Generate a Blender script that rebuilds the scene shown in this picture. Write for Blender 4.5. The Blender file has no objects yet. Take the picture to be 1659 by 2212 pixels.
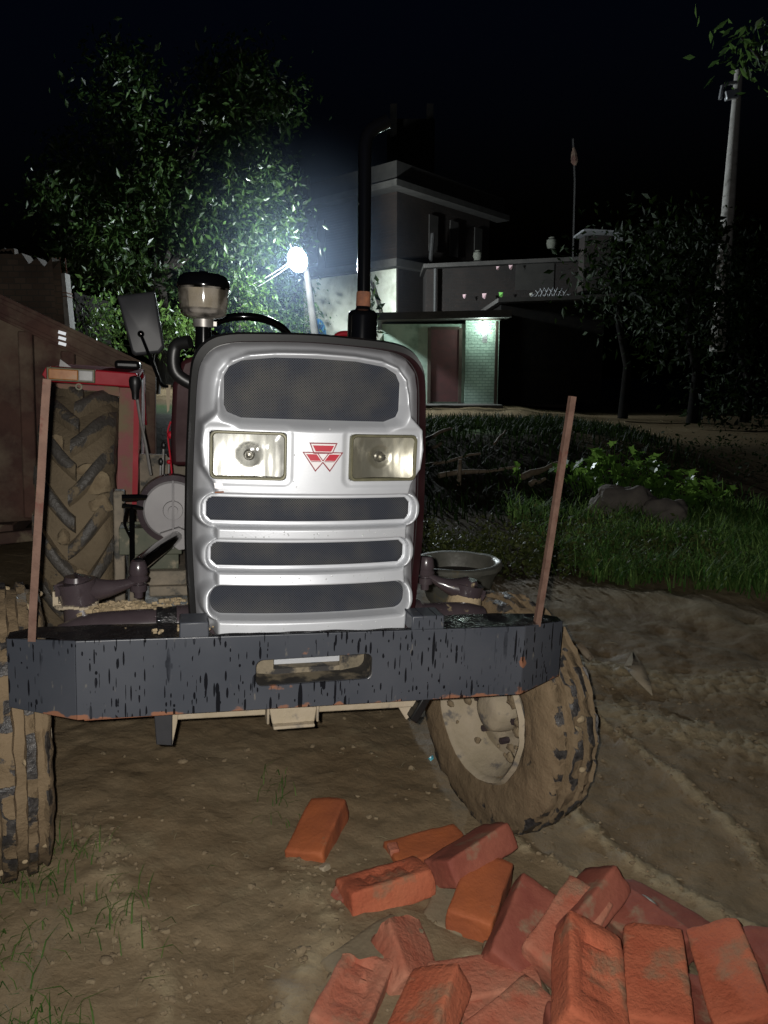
import bpy, bmesh, math, random
import numpy as np
from mathutils import Vector, Matrix, noise
random.seed(7); rng = np.random.default_rng(7)
PI = math.pi
R = math.radians
scene = bpy.context.scene
COL = scene.collection

# ------------------------------------------------------------------ camera
CAMZ = 1.31; PITCH = R(10); F = 1661.0
cd = bpy.data.cameras.new('camera'); cam = bpy.data.objects.new('camera', cd); COL.objects.link(cam)
cam.location = (0, 0, CAMZ); cam.rotation_euler = (R(80), 0, 0)
cd.sensor_fit = 'VERTICAL'; cd.sensor_height = 34.62; cd.lens = 26.0
cd.clip_start = 0.02; cd.clip_end = 600
scene.camera = cam
_c, _s = math.cos(PITCH), math.sin(PITCH)
def ray(px, py):
    x = (px-829.5)/F; u = (1106-py)/F
    return Vector((x, _c+u*_s, -_s+u*_c))
def at(px, py, Y):            # a surveyed sight line cut at distance Y
    r = ray(px, py); t = Y/r.y
    return Vector((r.x*t, Y, CAMZ+r.z*t))
def gat(px, py, z):           # a surveyed sight line cut at height z
    r = ray(px, py); t = (z-CAMZ)/r.z
    return Vector((r.x*t, r.y*t, z))
def onwall(px, py, a, b):     # a surveyed sight line cut at the vertical plane through a and b
    r = ray(px, py); n = Vector((-(b.y-a.y), b.x-a.x, 0)); o = Vector((0, 0, CAMZ))
    t = (a-o).dot(n)/r.dot(n); return o+r*t

# ------------------------------------------------------------------ materials
def sock(n, *names):
    for k in names:
        if k in n.inputs: return n.inputs[k]
def mat(name, c1, c2=None, scale=6, rough=.6, rough2=None, metal=0, bump=0, bscale=30, c3=None, s3=3, t3=.58, w3=.04,
        r3=None, stretch=(1, 1, 1), spec=.5, coat=0, emit=None, trans=0, alpha=1, detail=6, m3=0):
    m = bpy.data.materials.new(name); m.use_nodes = True
    nt = m.node_tree; N = nt.nodes; L = nt.links
    b = N['Principled BSDF']
    tc = N.new('ShaderNodeTexCoord'); mp = N.new('ShaderNodeMapping'); mp.inputs['Scale'].default_value = stretch
    L.new(tc.outputs['Object'], mp.inputs['Vector'])
    def nz(sc, det=detail, off=0):
        n = N.new('ShaderNodeTexNoise'); n.inputs['Scale'].default_value = sc; n.inputs['Detail'].default_value = det
        n.inputs['Roughness'].default_value = .62
        if off:
            a = N.new('ShaderNodeVectorMath'); a.operation = 'ADD'; a.inputs[1].default_value = (off, off*1.7, off*.6)
            L.new(mp.outputs[0], a.inputs[0]); L.new(a.outputs[0], n.inputs['Vector'])
        else: L.new(mp.outputs[0], n.inputs['Vector'])
        return n
    col = None
    base = (*c1, 1)
    b.inputs['Base Color'].default_value = base; b.inputs['Roughness'].default_value = rough; b.inputs['Metallic'].default_value = metal
    sock(b, 'Specular IOR Level', 'Specular').default_value = spec
    if coat: sock(b, 'Coat Weight', 'Clearcoat').default_value = coat; sock(b, 'Coat Roughness', 'Clearcoat Roughness').default_value = .08
    if c2 is not None:
        n1 = nz(scale); rp = N.new('ShaderNodeValToRGB'); rp.color_ramp.elements[0].position = .36; rp.color_ramp.elements[1].position = .66
        rp.color_ramp.elements[0].color = base; rp.color_ramp.elements[1].color = (*c2, 1)
        L.new(n1.outputs['Fac'], rp.inputs[0]); col = rp.outputs[0]
        if rough2 is not None:
            mr = N.new('ShaderNodeMapRange'); mr.inputs[1].default_value = .36; mr.inputs[2].default_value = .66
            mr.inputs[3].default_value = rough; mr.inputs[4].default_value = rough2
            L.new(n1.outputs['Fac'], mr.inputs[0]); L.new(mr.outputs[0], b.inputs['Roughness']); ro = mr.outputs[0]
        else: ro = None
    else: ro = None
    if c3 is not None:
        n3 = nz(s3, 8, 5.3); r3n = N.new('ShaderNodeMapRange'); r3n.inputs[1].default_value = t3-w3; r3n.inputs[2].default_value = t3+w3
        L.new(n3.outputs['Fac'], r3n.inputs[0])
        mx = N.new('ShaderNodeMix'); mx.data_type = 'RGBA'
        L.new(r3n.outputs[0], mx.inputs[0])
        if col is not None: L.new(col, mx.inputs[6])
        else: mx.inputs[6].default_value = base
        mx.inputs[7].default_value = (*c3, 1); col = mx.outputs[2]
        if r3 is not None:
            mr = N.new('ShaderNodeMix'); mr.data_type = 'FLOAT'; L.new(r3n.outputs[0], mr.inputs[0])
            if ro is not None: L.new(ro, mr.inputs[2])
            else: mr.inputs[2].default_value = rough
            mr.inputs[3].default_value = r3; L.new(mr.outputs[0], b.inputs['Roughness'])
        if metal != m3:
            mm = N.new('ShaderNodeMix'); mm.data_type = 'FLOAT'; L.new(r3n.outputs[0], mm.inputs[0])
            mm.inputs[2].default_value = metal; mm.inputs[3].default_value = m3; L.new(mm.outputs[0], b.inputs['Metallic'])
    if col is not None: L.new(col, b.inputs['Base Color'])
    if bump:
        nb = nz(bscale, 8, 2.1); bp = N.new('ShaderNodeBump'); bp.inputs['Strength'].default_value = bump; bp.inputs['Distance'].default_value = .01
        L.new(nb.outputs['Fac'], bp.inputs['Height']); L.new(bp.outputs[0], b.inputs['Normal'])
    if emit:
        sock(b, 'Emission Color', 'Emission').default_value = (*emit[0], 1); b.inputs['Emission Strength'].default_value = emit[1]
    m['bsdf'] = 'Principled BSDF'
    return m
def leafmat(name, c1, c2, rough=.35, tr=.5):
    m = bpy.data.materials.new(name); m.use_nodes = True; nt = m.node_tree; N = nt.nodes; L = nt.links
    b = N['Principled BSDF']; out = N['Material Output']
    g = N.new('ShaderNodeNewGeometry'); rp = N.new('ShaderNodeValToRGB')
    rp.color_ramp.elements[0].color = (*c1, 1); rp.color_ramp.elements[1].color = (*c2, 1)
    L.new(g.outputs['Random Per Island'], rp.inputs[0]); L.new(rp.outputs[0], b.inputs['Base Color'])
    b.inputs['Roughness'].default_value = rough; sock(b, 'Specular IOR Level', 'Specular').default_value = .12 if rough > .4 else .5
    t = N.new('ShaderNodeBsdfTranslucent'); mx = N.new('ShaderNodeMixShader'); mx.inputs[0].default_value = tr
    hs = N.new('ShaderNodeHueSaturation'); hs.inputs['Value'].default_value = 1.6; hs.inputs['Hue'].default_value = .48
    L.new(rp.outputs[0], hs.inputs['Color']); L.new(hs.outputs[0], t.inputs['Color'])
    L.new(b.outputs[0], mx.inputs[1]); L.new(t.outputs[0], mx.inputs[2]); L.new(mx.outputs[0], out.inputs['Surface'])
    return m
def glassmat(name, tint, rough=.03, fac=.12, mudcol=None):
    m = bpy.data.materials.new(name); m.use_nodes = True; nt = m.node_tree; N = nt.nodes; L = nt.links
    N.remove(N['Principled BSDF']); out = N['Material Output']
    tr = N.new('ShaderNodeBsdfTransparent'); tr.inputs[0].default_value = (*tint, 1)
    gl = N.new('ShaderNodeBsdfGlossy'); gl.inputs['Roughness'].default_value = rough
    lw = N.new('ShaderNodeLayerWeight'); lw.inputs[0].default_value = fac+.2
    mx = N.new('ShaderNodeMixShader'); mr = N.new('ShaderNodeMapRange'); mr.inputs[3].default_value = fac*.4; mr.inputs[4].default_value = .8
    L.new(lw.outputs['Fresnel'], mr.inputs[0]); L.new(mr.outputs[0], mx.inputs[0])
    L.new(tr.outputs[0], mx.inputs[1]); L.new(gl.outputs[0], mx.inputs[2]); last = mx.outputs[0]
    if mudcol:
        d = N.new('ShaderNodeBsdfDiffuse'); d.inputs[0].default_value = (*mudcol, 1)
        tc = N.new('ShaderNodeTexCoord'); n = N.new('ShaderNodeTexNoise'); n.inputs['Scale'].default_value = 25; n.inputs['Detail'].default_value = 6
        L.new(tc.outputs['Object'], n.inputs['Vector']); r2 = N.new('ShaderNodeMapRange'); r2.inputs[1].default_value = .4; r2.inputs[2].default_value = .75; r2.inputs[4].default_value = .55
        L.new(n.outputs['Fac'], r2.inputs[0]); m2 = N.new('ShaderNodeMixShader'); L.new(r2.outputs[0], m2.inputs[0]); L.new(last, m2.inputs[1]); L.new(d.outputs[0], m2.inputs[2]); last = m2.outputs[0]
    L.new(last, out.inputs['Surface']); return m

MUDD = (.10, .072, .042); MUDL = (.30, .245, .155)
M = {}
M['silver'] = mat('silver_paint', (.50, .515, .545), (.56, .575, .60), 3, .40, .48, metal=.36, bump=.03, bscale=260, c3=(.36, .34, .32), s3=9, t3=.72, w3=.05, r3=.6)
M['mesh'] = None
M['drop'] = mat('water_drop', (.45, .46, .47), rough=.05, coat=1)
M['rubber'] = mat('black_rubber', (.005, .005, .0055), (.009, .009, .009), 12, .42)
M['glossblack'] = mat('gloss_black_paint', (.0022, .0022, .0025), rough=.13, coat=.4, c3=(.03, .026, .022), s3=22, t3=.74, w3=.02, r3=.6)
M['maroonblack'] = mat('brown_black_enamel', (.040, .030, .034), (.056, .043, .047), 9, .22, .34, c3=(.33, .26, .15), s3=16, t3=.67, w3=.03, r3=.9, coat=.3)
M['bumper'] = None
M['rust'] = mat('rusty_steel', (.095, .050, .034), (.145, .083, .060), 30, .75, .85, c3=(.10, .038, .026), s3=22, t3=.6, w3=.04, bump=.25, bscale=120)
M['rust2'] = mat('rust_patch', (.22, .085, .04), (.12, .05, .03), 40, .9, bump=.3, bscale=90)
M['olive'] = mat('olive_bezel', (.10, .095, .055), (.15, .14, .085), 30, .5, metal=.2)
M['chrome'] = mat('reflector_chrome', (.93, .93, .92), (.84, .84, .83), 18, .30, .46, metal=.85, c3=(.60, .60, .57), s3=15, t3=.60, w3=.12, stretch=(2.2, 1, .5))  # paler copy: flash glare on the left reflector put into its colour
M['chromedim'] = mat('dim_reflector_chrome', (.70, .68, .60), (.50, .48, .42), 8, .30, .42, metal=.85, c3=(.36, .34, .28), s3=10, t3=.58, w3=.1, stretch=(2, 1, .6))  # dimmer copy: weaker flash return of the right reflector put into its colour
M['bulb'] = mat('bulb_metal', (.22, .21, .19), rough=.25, metal=.7)
M['lens'] = glassmat('headlight_glass', (.96, .96, .93), .05, .16)
M['bowl'] = glassmat('dusty_bowl', (.82, .80, .76), .06, .2, (.42, .38, .33))
M['dust'] = mat('bowl_dust', (.42, .38, .32), (.30, .27, .22), 20, .95)
M['red'] = mat('red_paint', (.36, .008, .020), (.30, .008, .018), 5, .5, .6, spec=.3, c3=(.24, .10, .085), s3=11, t3=.70, w3=.05, r3=.9)
M['redmud'] = mat('muddy_red_paint', (.22, .045, .05), (.25, .11, .10), 7, .6, .85, c3=(.19, .145, .09), s3=5, t3=.53, w3=.06, r3=.95)
M['reddark'] = mat('dark_red_hood', (.032, .006, .008), (.022, .006, .007), 6, .55, .7, spec=.3)
M['emred'] = mat('emblem_red', (.40, .018, .035), rough=.35)
M['emdark'] = mat('emblem_outline', (.20, .02, .03), rough=.4)
M['emwhite'] = mat('emblem_silver', (.66, .64, .64), rough=.35, metal=.2)
M['amber'] = mat('amber_lens', (.48, .20, .05), (.36, .13, .03), 25, .3, coat=.3, c3=(.35, .25, .13), s3=12, t3=.6, w3=.08)
M['clearlens'] = mat('clear_lens', (.45, .45, .44), (.36, .36, .35), 40, .25, coat=.3)
M['greybox'] = mat('grey_housing', (.22, .21, .215), (.26, .25, .25), 10, .55, c3=(.4, .36, .3), s3=8, t3=.7, w3=.03)
M['engine'] = mat('muddy_engine', (.15, .13, .10), (.24, .20, .15), 14, .8, c3=(.05, .05, .045), s3=12, t3=.58, bump=.4, bscale=50)
M['enginegreen'] = mat('greenish_tank', (.06, .068, .045), (.10, .10, .07), 12, .7, c3=(.22, .19, .13), s3=10, t3=.62)
M['mud'] = mat('dried_mud', (.34, .265, .165), (.25, .19, .11), 18, .95, bump=.6, bscale=60)
M['clod'] = mat('clod_mud', (.17, .125, .075), (.25, .195, .12), 30, .95, bump=.6, bscale=90)
M['mudpale'] = mat('pale_dried_mud', (.36, .30, .22), (.30, .25, .17), 10, .9, c3=(.13, .12, .11), s3=14, t3=.62, w3=.05, bump=.3, bscale=60)
M['recesswall'] = mat('shaded_recess_wall', (.03, .027, .024), (.012, .011, .011), 25, .7, c3=(.17, .14, .095), s3=15, t3=.52, w3=.06)  # pocket shadow put into the wall colour as near-black, with beige dirt
M['recess'] = mat('dirty_recess', (.20, .165, .115), (.13, .11, .075), 20, .9, c3=(.03, .028, .027), s3=20, t3=.53, w3=.05, bump=.3, bscale=60)
M['steel'] = mat('dull_steel', (.34, .33, .32), (.24, .22, .2), 20, .45, metal=.7)
M['mirrorback'] = mat('black_plastic', (.022, .023, .026), (.03, .03, .034), 20, .5)
M['trailer'] = mat('rusty_trailer_steel', (.05, .020, .016), (.115, .058, .042), 3.2, .8, .9, c3=(.21, .165, .115), s3=2.6, t3=.57, w3=.12, bump=.4, bscale=30, r3=.95)
M['trailerd'] = mat('dark_trailer_frame', (.06, .03, .024), (.10, .06, .04), 8, .8, c3=(.18, .14, .09), s3=5, t3=.6)
M['white'] = mat('glowing_white_strip', (.85, .85, .85), rough=.3, emit=((.9, .95, 1), .45))  # emission stands in for flash thrown back by the trailer strips
M['concrete'] = mat('weathered_concrete', (.30, .29, .27), (.20, .19, .175), 7, .85, bump=.3, bscale=50, c3=(.12, .115, .10), s3=5, t3=.62)
M['wetconcrete'] = mat('wet_concrete', (.20, .195, .165), (.12, .12, .10), 9, .35, .7, bump=.35, bscale=70, c3=(.22, .19, .12), s3=8, t3=.6, r3=.9)
M['brick'] = mat('red_brick', (.38, .088, .040), (.48, .145, .072), 5, .85, .95, bump=.6, bscale=80, c3=(.24, .16, .095), s3=7, t3=.61, w3=.06)
M['brickorange'] = mat('orange_brick', (.40, .11, .036), (.28, .075, .03), 5, .75, .9, bump=.3, bscale=80, c3=(.26, .165, .09), s3=8, t3=.60, w3=.04)
M['brickpink'] = mat('dusty_pink_brick', (.36, .10, .056), (.44, .19, .12), 6, .9, bump=.6, bscale=70, c3=(.22, .16, .10), s3=6, t3=.58, w3=.06)
M['brickdark'] = mat('dark_red_brick', (.22, .055, .036), (.32, .10, .062), 5, .8, bump=.3, bscale=70, c3=(.25, .19, .12), s3=7, t3=.62, w3=.05)
M['brickmud'] = mat('mud_coated_brick', (.19, .15, .095), (.24, .19, .12), 8, .85, bump=.4, bscale=50, c3=(.42, .14, .085), s3=6, t3=.62, w3=.04)
M['bark'] = mat('bark', (.010, .008, .006), (.02, .015, .011), 10, .9, bump=.5, bscale=20, stretch=(1, 1, .3))
M['tubshade'] = mat('tub_interior_shade', (.018, .013, .010), (.035, .025, .018), 20, .6, bump=.5, bscale=60)  # near-black colour standing in for shade inside the tub
M['wood'] = mat('weathered_wood', (.15, .11, .07), (.25, .20, .14), 12, .75, bump=.3, bscale=40, c3=(.06, .045, .03), s3=10, t3=.6)
M['rock'] = mat('dark_boulder', (.13, .115, .10), (.19, .165, .14), 7, .9, bump=.6, bscale=25)
M['leafA'] = leafmat('tree_leaf', (.008, .021, .006), (.030, .060, .013), .36, .32)
M['leafB'] = leafmat('shrub_leaf', (.025, .06, .016), (.06, .115, .028), .33, .5)
M['leafdark'] = leafmat('dark_leaf', (.004, .010, .003), (.013, .026, .006), .7, .25)
M['leafunlit'] = leafmat('unlit_leaf', (.0015, .004, .0012), (.009, .019, .004), .6, .25)  # near-black leaf copy: shade over the right bushes put into the colour
M['weed'] = leafmat('weed_leaf', (.03, .042, .012), (.085, .098, .03), .5, .25)
M['grass'] = leafmat('grass_blade', (.035, .11, .022), (.14, .22, .06), .6, .4)
M['vine'] = leafmat('lobed_leaf', (.05, .12, .02), (.11, .22, .04), .4, .45)
M['straw'] = mat('dry_straw', (.26, .22, .13), (.14, .11, .07), 20, .8)
M['whitewash'] = mat('pale_green_whitewash', (.66, .70, .58), (.74, .77, .66), 2.5, .9, c3=(.38, .40, .30), s3=1.2, t3=.6, w3=.1)
M['greenwash'] = mat('green_whitewash', (.30, .42, .34), (.36, .48, .39), 3, .9, c3=(.16, .24, .18), s3=2.2, t3=.6, w3=.1, bump=.3, bscale=18)
M['slab'] = mat('grey_slab', (.05, .047, .041), (.03, .028, .024), 3, .9)
M['slabdark'] = mat('dim_slab', (.020, .018, .015), (.012, .011, .009), 3, .9)  # darker slab copy: dim light on parapet and low house put into colour
M['dullmetal'] = mat('dull_painted_pipe', (.035, .034, .032), (.022, .021, .02), 8, .7)
M['dullpot'] = mat('dusty_pot', (.10, .10, .08), (.06, .065, .05), 9, .8)
M['bluedoor'] = mat('blue_door_paint', (.02, .12, .42), (.025, .15, .50), 6, .5)
M['bluelight'] = mat('light_blue_paint', (.10, .36, .60), rough=.5)
M['maroon'] = mat('maroon_door', (.10, .035, .035), (.07, .03, .03), 6, .6)
M['darkwood'] = mat('dark_timber', (.05, .04, .03), (.08, .06, .045), 8, .9)
M['roofdark'] = mat('dark_roof', (.030, .028, .025), (.05, .045, .04), 5, .8)
M['unlitblack'] = mat('unlit_black', (.004, .004, .004), (.008, .007, .006), 5, .95, spec=.05)  # near-black stands in for shade on shed, stair tower, bush trunks, far house
M['pinkpaper'] = mat('glowing_pink_paper', (.75, .52, .55), rough=.8, emit=((.75, .5, .52), .10))  # emission added so the unlit scraps show against the dark house
M['greenpaper'] = mat('glowing_green_paper', (.25, .7, .15), rough=.8, emit=((.25, .7, .15), .10))  # same added glow as the pink scraps
M['galv'] = mat('galvanised_metal', (.45, .46, .47), (.34, .35, .36), 12, .4, metal=.6)
M['led'] = mat('led_panel', (1, 1, 1), rough=.5, emit=((.86, .94, 1.0), 60))
M['cfl'] = mat('lit_bulb', (1, 1, 1), rough=.5, emit=((.85, 1.0, .93), 25))
M['warmwin'] = mat('lit_window_pane', (.8, .6, .2), rough=.5, emit=((1, .62, .12), .8))
M['wire'] = mat('pale_cable', (.5, .5, .52), rough=.4)
M['plasticblue'] = mat('blue_plastic', (.10, .45, .55), rough=.4)
M['paper'] = mat('pale_scrap', (.62, .62, .55), (.5, .48, .4), 20, .7)

def brickwall(name, c1, c2, mortar, scale, bumpd=.4):
    m = mat(name, c1, rough=.9); nt = m.node_tree; N = nt.nodes; L = nt.links; b = N['Principled BSDF']
    tc = N.new('ShaderNodeTexCoord'); sx = N.new('ShaderNodeSeparateXYZ'); L.new(tc.outputs['Object'], sx.inputs[0])
    ad = N.new('ShaderNodeMath'); L.new(sx.outputs[0], ad.inputs[0]); L.new(sx.outputs[1], ad.inputs[1])
    cb = N.new('ShaderNodeCombineXYZ'); L.new(ad.outputs[0], cb.inputs[0]); L.new(sx.outputs[2], cb.inputs[1])
    t = N.new('ShaderNodeTexBrick'); t.inputs['Color1'].default_value = (*c1, 1); t.inputs['Color2'].default_value = (*c2, 1); t.inputs['Mortar'].default_value = (*mortar, 1)
    t.inputs['Scale'].default_value = scale; t.inputs['Mortar Size'].default_value = .025; L.new(cb.outputs[0], t.inputs['Vector'])
    n = N.new('ShaderNodeTexNoise'); n.inputs['Scale'].default_value = 1.3; n.inputs['Detail'].default_value = 7; L.new(tc.outputs['Object'], n.inputs['Vector'])
    mx = N.new('ShaderNodeMix'); mx.data_type = 'RGBA'; mx.blend_type = 'MULTIPLY'; mx.inputs[0].default_value = .8
    rp = N.new('ShaderNodeValToRGB'); rp.color_ramp.elements[0].position = .3; rp.color_ramp.elements[0].color = (.25, .25, .25, 1); rp.color_ramp.elements[1].position = .7
    L.new(n.outputs['Fac'], rp.inputs[0]); L.new(t.outputs['Color'], mx.inputs[6]); L.new(rp.outputs[0], mx.inputs[7]); L.new(mx.outputs[2], b.inputs['Base Color'])
    bp = N.new('ShaderNodeBump'); bp.inputs['Strength'].default_value = bumpd; bp.inputs['Distance'].default_value = .02; bp.invert = True
    L.new(t.outputs['Fac'], bp.inputs['Height']); L.new(bp.outputs[0], b.inputs['Normal']); return m
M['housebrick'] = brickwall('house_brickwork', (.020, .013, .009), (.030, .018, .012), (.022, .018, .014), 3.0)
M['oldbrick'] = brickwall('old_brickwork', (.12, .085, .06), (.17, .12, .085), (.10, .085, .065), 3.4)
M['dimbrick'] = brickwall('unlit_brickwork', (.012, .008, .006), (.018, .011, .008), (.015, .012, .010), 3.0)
M['greenbrick'] = brickwall('painted_brickwork', (.34, .47, .39), (.39, .53, .44), (.24, .35, .29), 3.4, .9)

# perforated screen
def meshmat():
    m = mat('perforated_screen', (.07, .075, .085), rough=.7, spec=.12); nt = m.node_tree; N = nt.nodes; L = nt.links; b = N['Principled BSDF']
    tc = N.new('ShaderNodeTexCoord'); sx = N.new('ShaderNodeSeparateXYZ'); L.new(tc.outputs['Object'], sx.inputs[0])
    cb = N.new('ShaderNodeCombineXYZ'); L.new(sx.outputs[0], cb.inputs[0]); L.new(sx.outputs[2], cb.inputs[1])
    mp = N.new('ShaderNodeMapping'); mp.inputs['Rotation'].default_value = (0, 0, R(45)); mp.inputs['Scale'].default_value = (250, 250, 250); L.new(cb.outputs[0], mp.inputs[0])
    v = N.new('ShaderNodeTexVoronoi'); v.inputs['Randomness'].default_value = 0; v.inputs['Scale'].default_value = 1; L.new(mp.outputs[0], v.inputs['Vector'])
    hr = N.new('ShaderNodeMapRange'); hr.inputs[1].default_value = .24; hr.inputs[2].default_value = .50; L.new(v.outputs['Distance'], hr.inputs[0])
    n = N.new('ShaderNodeTexNoise'); n.inputs['Scale'].default_value = 9; n.inputs['Detail'].default_value = 5; L.new(tc.outputs['Object'], n.inputs['Vector'])
    rp = N.new('ShaderNodeValToRGB'); rp.color_ramp.elements[0].position = .42; rp.color_ramp.elements[1].position = .72
    rp.color_ramp.elements[0].color = (.042, .047, .060, 1); rp.color_ramp.elements[1].color = (.092, .090, .084, 1); L.new(n.outputs['Fac'], rp.inputs[0])
    mx = N.new('ShaderNodeMix'); mx.data_type = 'RGBA'; mx.inputs[6].default_value = (.006, .006, .008, 1)
    L.new(hr.outputs[0], mx.inputs[0]); L.new(rp.outputs[0], mx.inputs[7]); L.new(mx.outputs[2], b.inputs['Base Color']); return m
M['mesh'] = meshmat()

def bumpermat():
    m = mat('blue_grey_bumper_paint', (.060, .064, .076), rough=.42); nt = m.node_tree; N = nt.nodes; L = nt.links; b = N['Principled BSDF']
    tc = N.new('ShaderNodeTexCoord')
    def chain(scale, stretch, off, kind='noise', rnd=1):
        mp = N.new('ShaderNodeMapping'); mp.inputs['Scale'].default_value = stretch; mp.inputs['Location'].default_value = off; L.new(tc.outputs['Object'], mp.inputs[0])
        if kind == 'noise':
            n = N.new('ShaderNodeTexNoise'); n.inputs['Detail'].default_value = 6
        else:
            n = N.new('ShaderNodeTexVoronoi'); n.inputs['Randomness'].default_value = rnd
        n.inputs['Scale'].default_value = scale; L.new(mp.outputs[0], n.inputs['Vector']); return n
    def rng_(o, a, c, lo=0, hi=1):
        r = N.new('ShaderNodeMapRange'); r.inputs[1].default_value = a; r.inputs[2].default_value = c; r.inputs[3].default_value = lo; r.inputs[4].default_value = hi; L.new(o, r.inputs[0]); return r.outputs[0]
    def mix(f, a, c, fl=False):
        x = N.new('ShaderNodeMix'); x.data_type = 'FLOAT' if fl else 'RGBA'; L.new(f, x.inputs[0])
        i, j = (2, 3) if fl else (6, 7)
        for k, q in ((i, a), (j, c)):
            if hasattr(q, 'is_linked') or hasattr(q, 'links'): L.new(q, x.inputs[k])
            else: x.inputs[k].default_value = q
        return x.outputs[0 if fl else 2]
    n0 = chain(4, (1, 1, 1), (0, 0, 0)); base = mix(rng_(n0.outputs['Fac'], .3, .7), (.034, .039, .050, 1), (.060, .064, .075, 1))
    nb = chain(60, (1, 1, .3), (3, 1, 2)); base = mix(rng_(nb.outputs['Fac'], .66, .74, 0, .5), base, (.25, .22, .17, 1))
    def mth(op, a, c=None):
        x = N.new('ShaderNodeMath'); x.operation = op
        for k, q in ((0, a), (1, c)):
            if q is None: continue
            if isinstance(q, (int, float)): x.inputs[k].default_value = q
            else: L.new(q, x.inputs[k])
        return x.outputs[0]
    # wet drip streaks: one streak per randomly filled cell
    fs = []
    for (sx_, sz_, off, thr) in ((70, 24, (3, 0, 1), .60), (38, 10, (7.3, 0, 5), .84), (110, 40, (1.3, 0, 8), .84)):
        v = chain(1, (sx_, .001, sz_), off, 'vor'); v.feature = 'F1'
        sv = N.new('ShaderNodeVectorMath'); sv.operation = 'SUBTRACT'
        mp = v.inputs['Vector'].links[0].from_socket; L.new(mp, sv.inputs[0]); L.new(v.outputs['Position'], sv.inputs[1])
        s3 = N.new('ShaderNodeSeparateXYZ'); L.new(sv.outputs[0], s3.inputs[0])
        sc = N.new('ShaderNodeSeparateColor'); L.new(v.outputs['Color'], sc.inputs[0])
        wid = mth('MULTIPLY', sc.outputs[1], .17); wid = mth('ADD', wid, .05)
        ln = mth('MULTIPLY', sc.outputs[2], .42); ln = mth('ADD', ln, .06)
        ex = mth('DIVIDE', s3.outputs[0], wid); ez = mth('DIVIDE', s3.outputs[2], ln)
        dd = mth('ADD', mth('MULTIPLY', ex, ex), mth('MULTIPLY', ez, ez))
        f = mth('MULTIPLY', rng_(dd, 1.15, .8), mth('GREATER_THAN', sc.outputs[0], thr)); fs.append(f)
    ncl = chain(5, (1, 1, .5), (2, 0, 3)); wet = mth('MULTIPLY', mth('MAXIMUM', mth('MAXIMUM', fs[0], fs[1]), fs[2]), rng_(ncl.outputs['Fac'], .40, .46))
    # rust along the lower edge and near the slot
    sx = N.new('ShaderNodeSeparateXYZ'); L.new(tc.outputs['Object'], sx.inputs[0])
    low = rng_(sx.outputs[2], .585, .560)
    nr = chain(16, (1, 1, 1.6), (9, 2, 1)); rustf = mth('ADD', mth('MULTIPLY', low, .26), nr.outputs['Fac'])
    ax = mth('ABSOLUTE', mth('ADD', sx.outputs[0], .004)); az = mth('ABSOLUTE', mth('SUBTRACT', sx.outputs[2], .65))
    near = mth('MULTIPLY', rng_(ax, .165, .14), rng_(az, .075, .04)); rustf = mth('ADD', rustf, mth('MULTIPLY', near, .12)); corner = rng_(mth('ABSOLUTE', mth('SUBTRACT', mth('ABSOLUTE', sx.outputs[0]), .512)), .022, .004); rustf = mth('ADD', rustf, mth('MULTIPLY', corner, .15))
    rf = rng_(rustf, .74, .79)
    base = mix(rf, base, (.20, .085, .045, 1))
    base = mix(mth('MULTIPLY', wet, .9), base, (.004, .004, .005, 1)); L.new(base, b.inputs['Base Color'])
    ro = mix(rf, .42, .85, True); ro = mix(wet, ro, .12, True); L.new(ro, b.inputs['Roughness'])
    return m
M['bumper'] = bumpermat()
M['wetblack'] = mat('wet_black_steel', (.008, .008, .009), (.014, .013, .013), 30, .08, .35, bump=.9, bscale=45, c3=(.30, .23, .14), s3=26, t3=.74, w3=.02, r3=.9)

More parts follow.
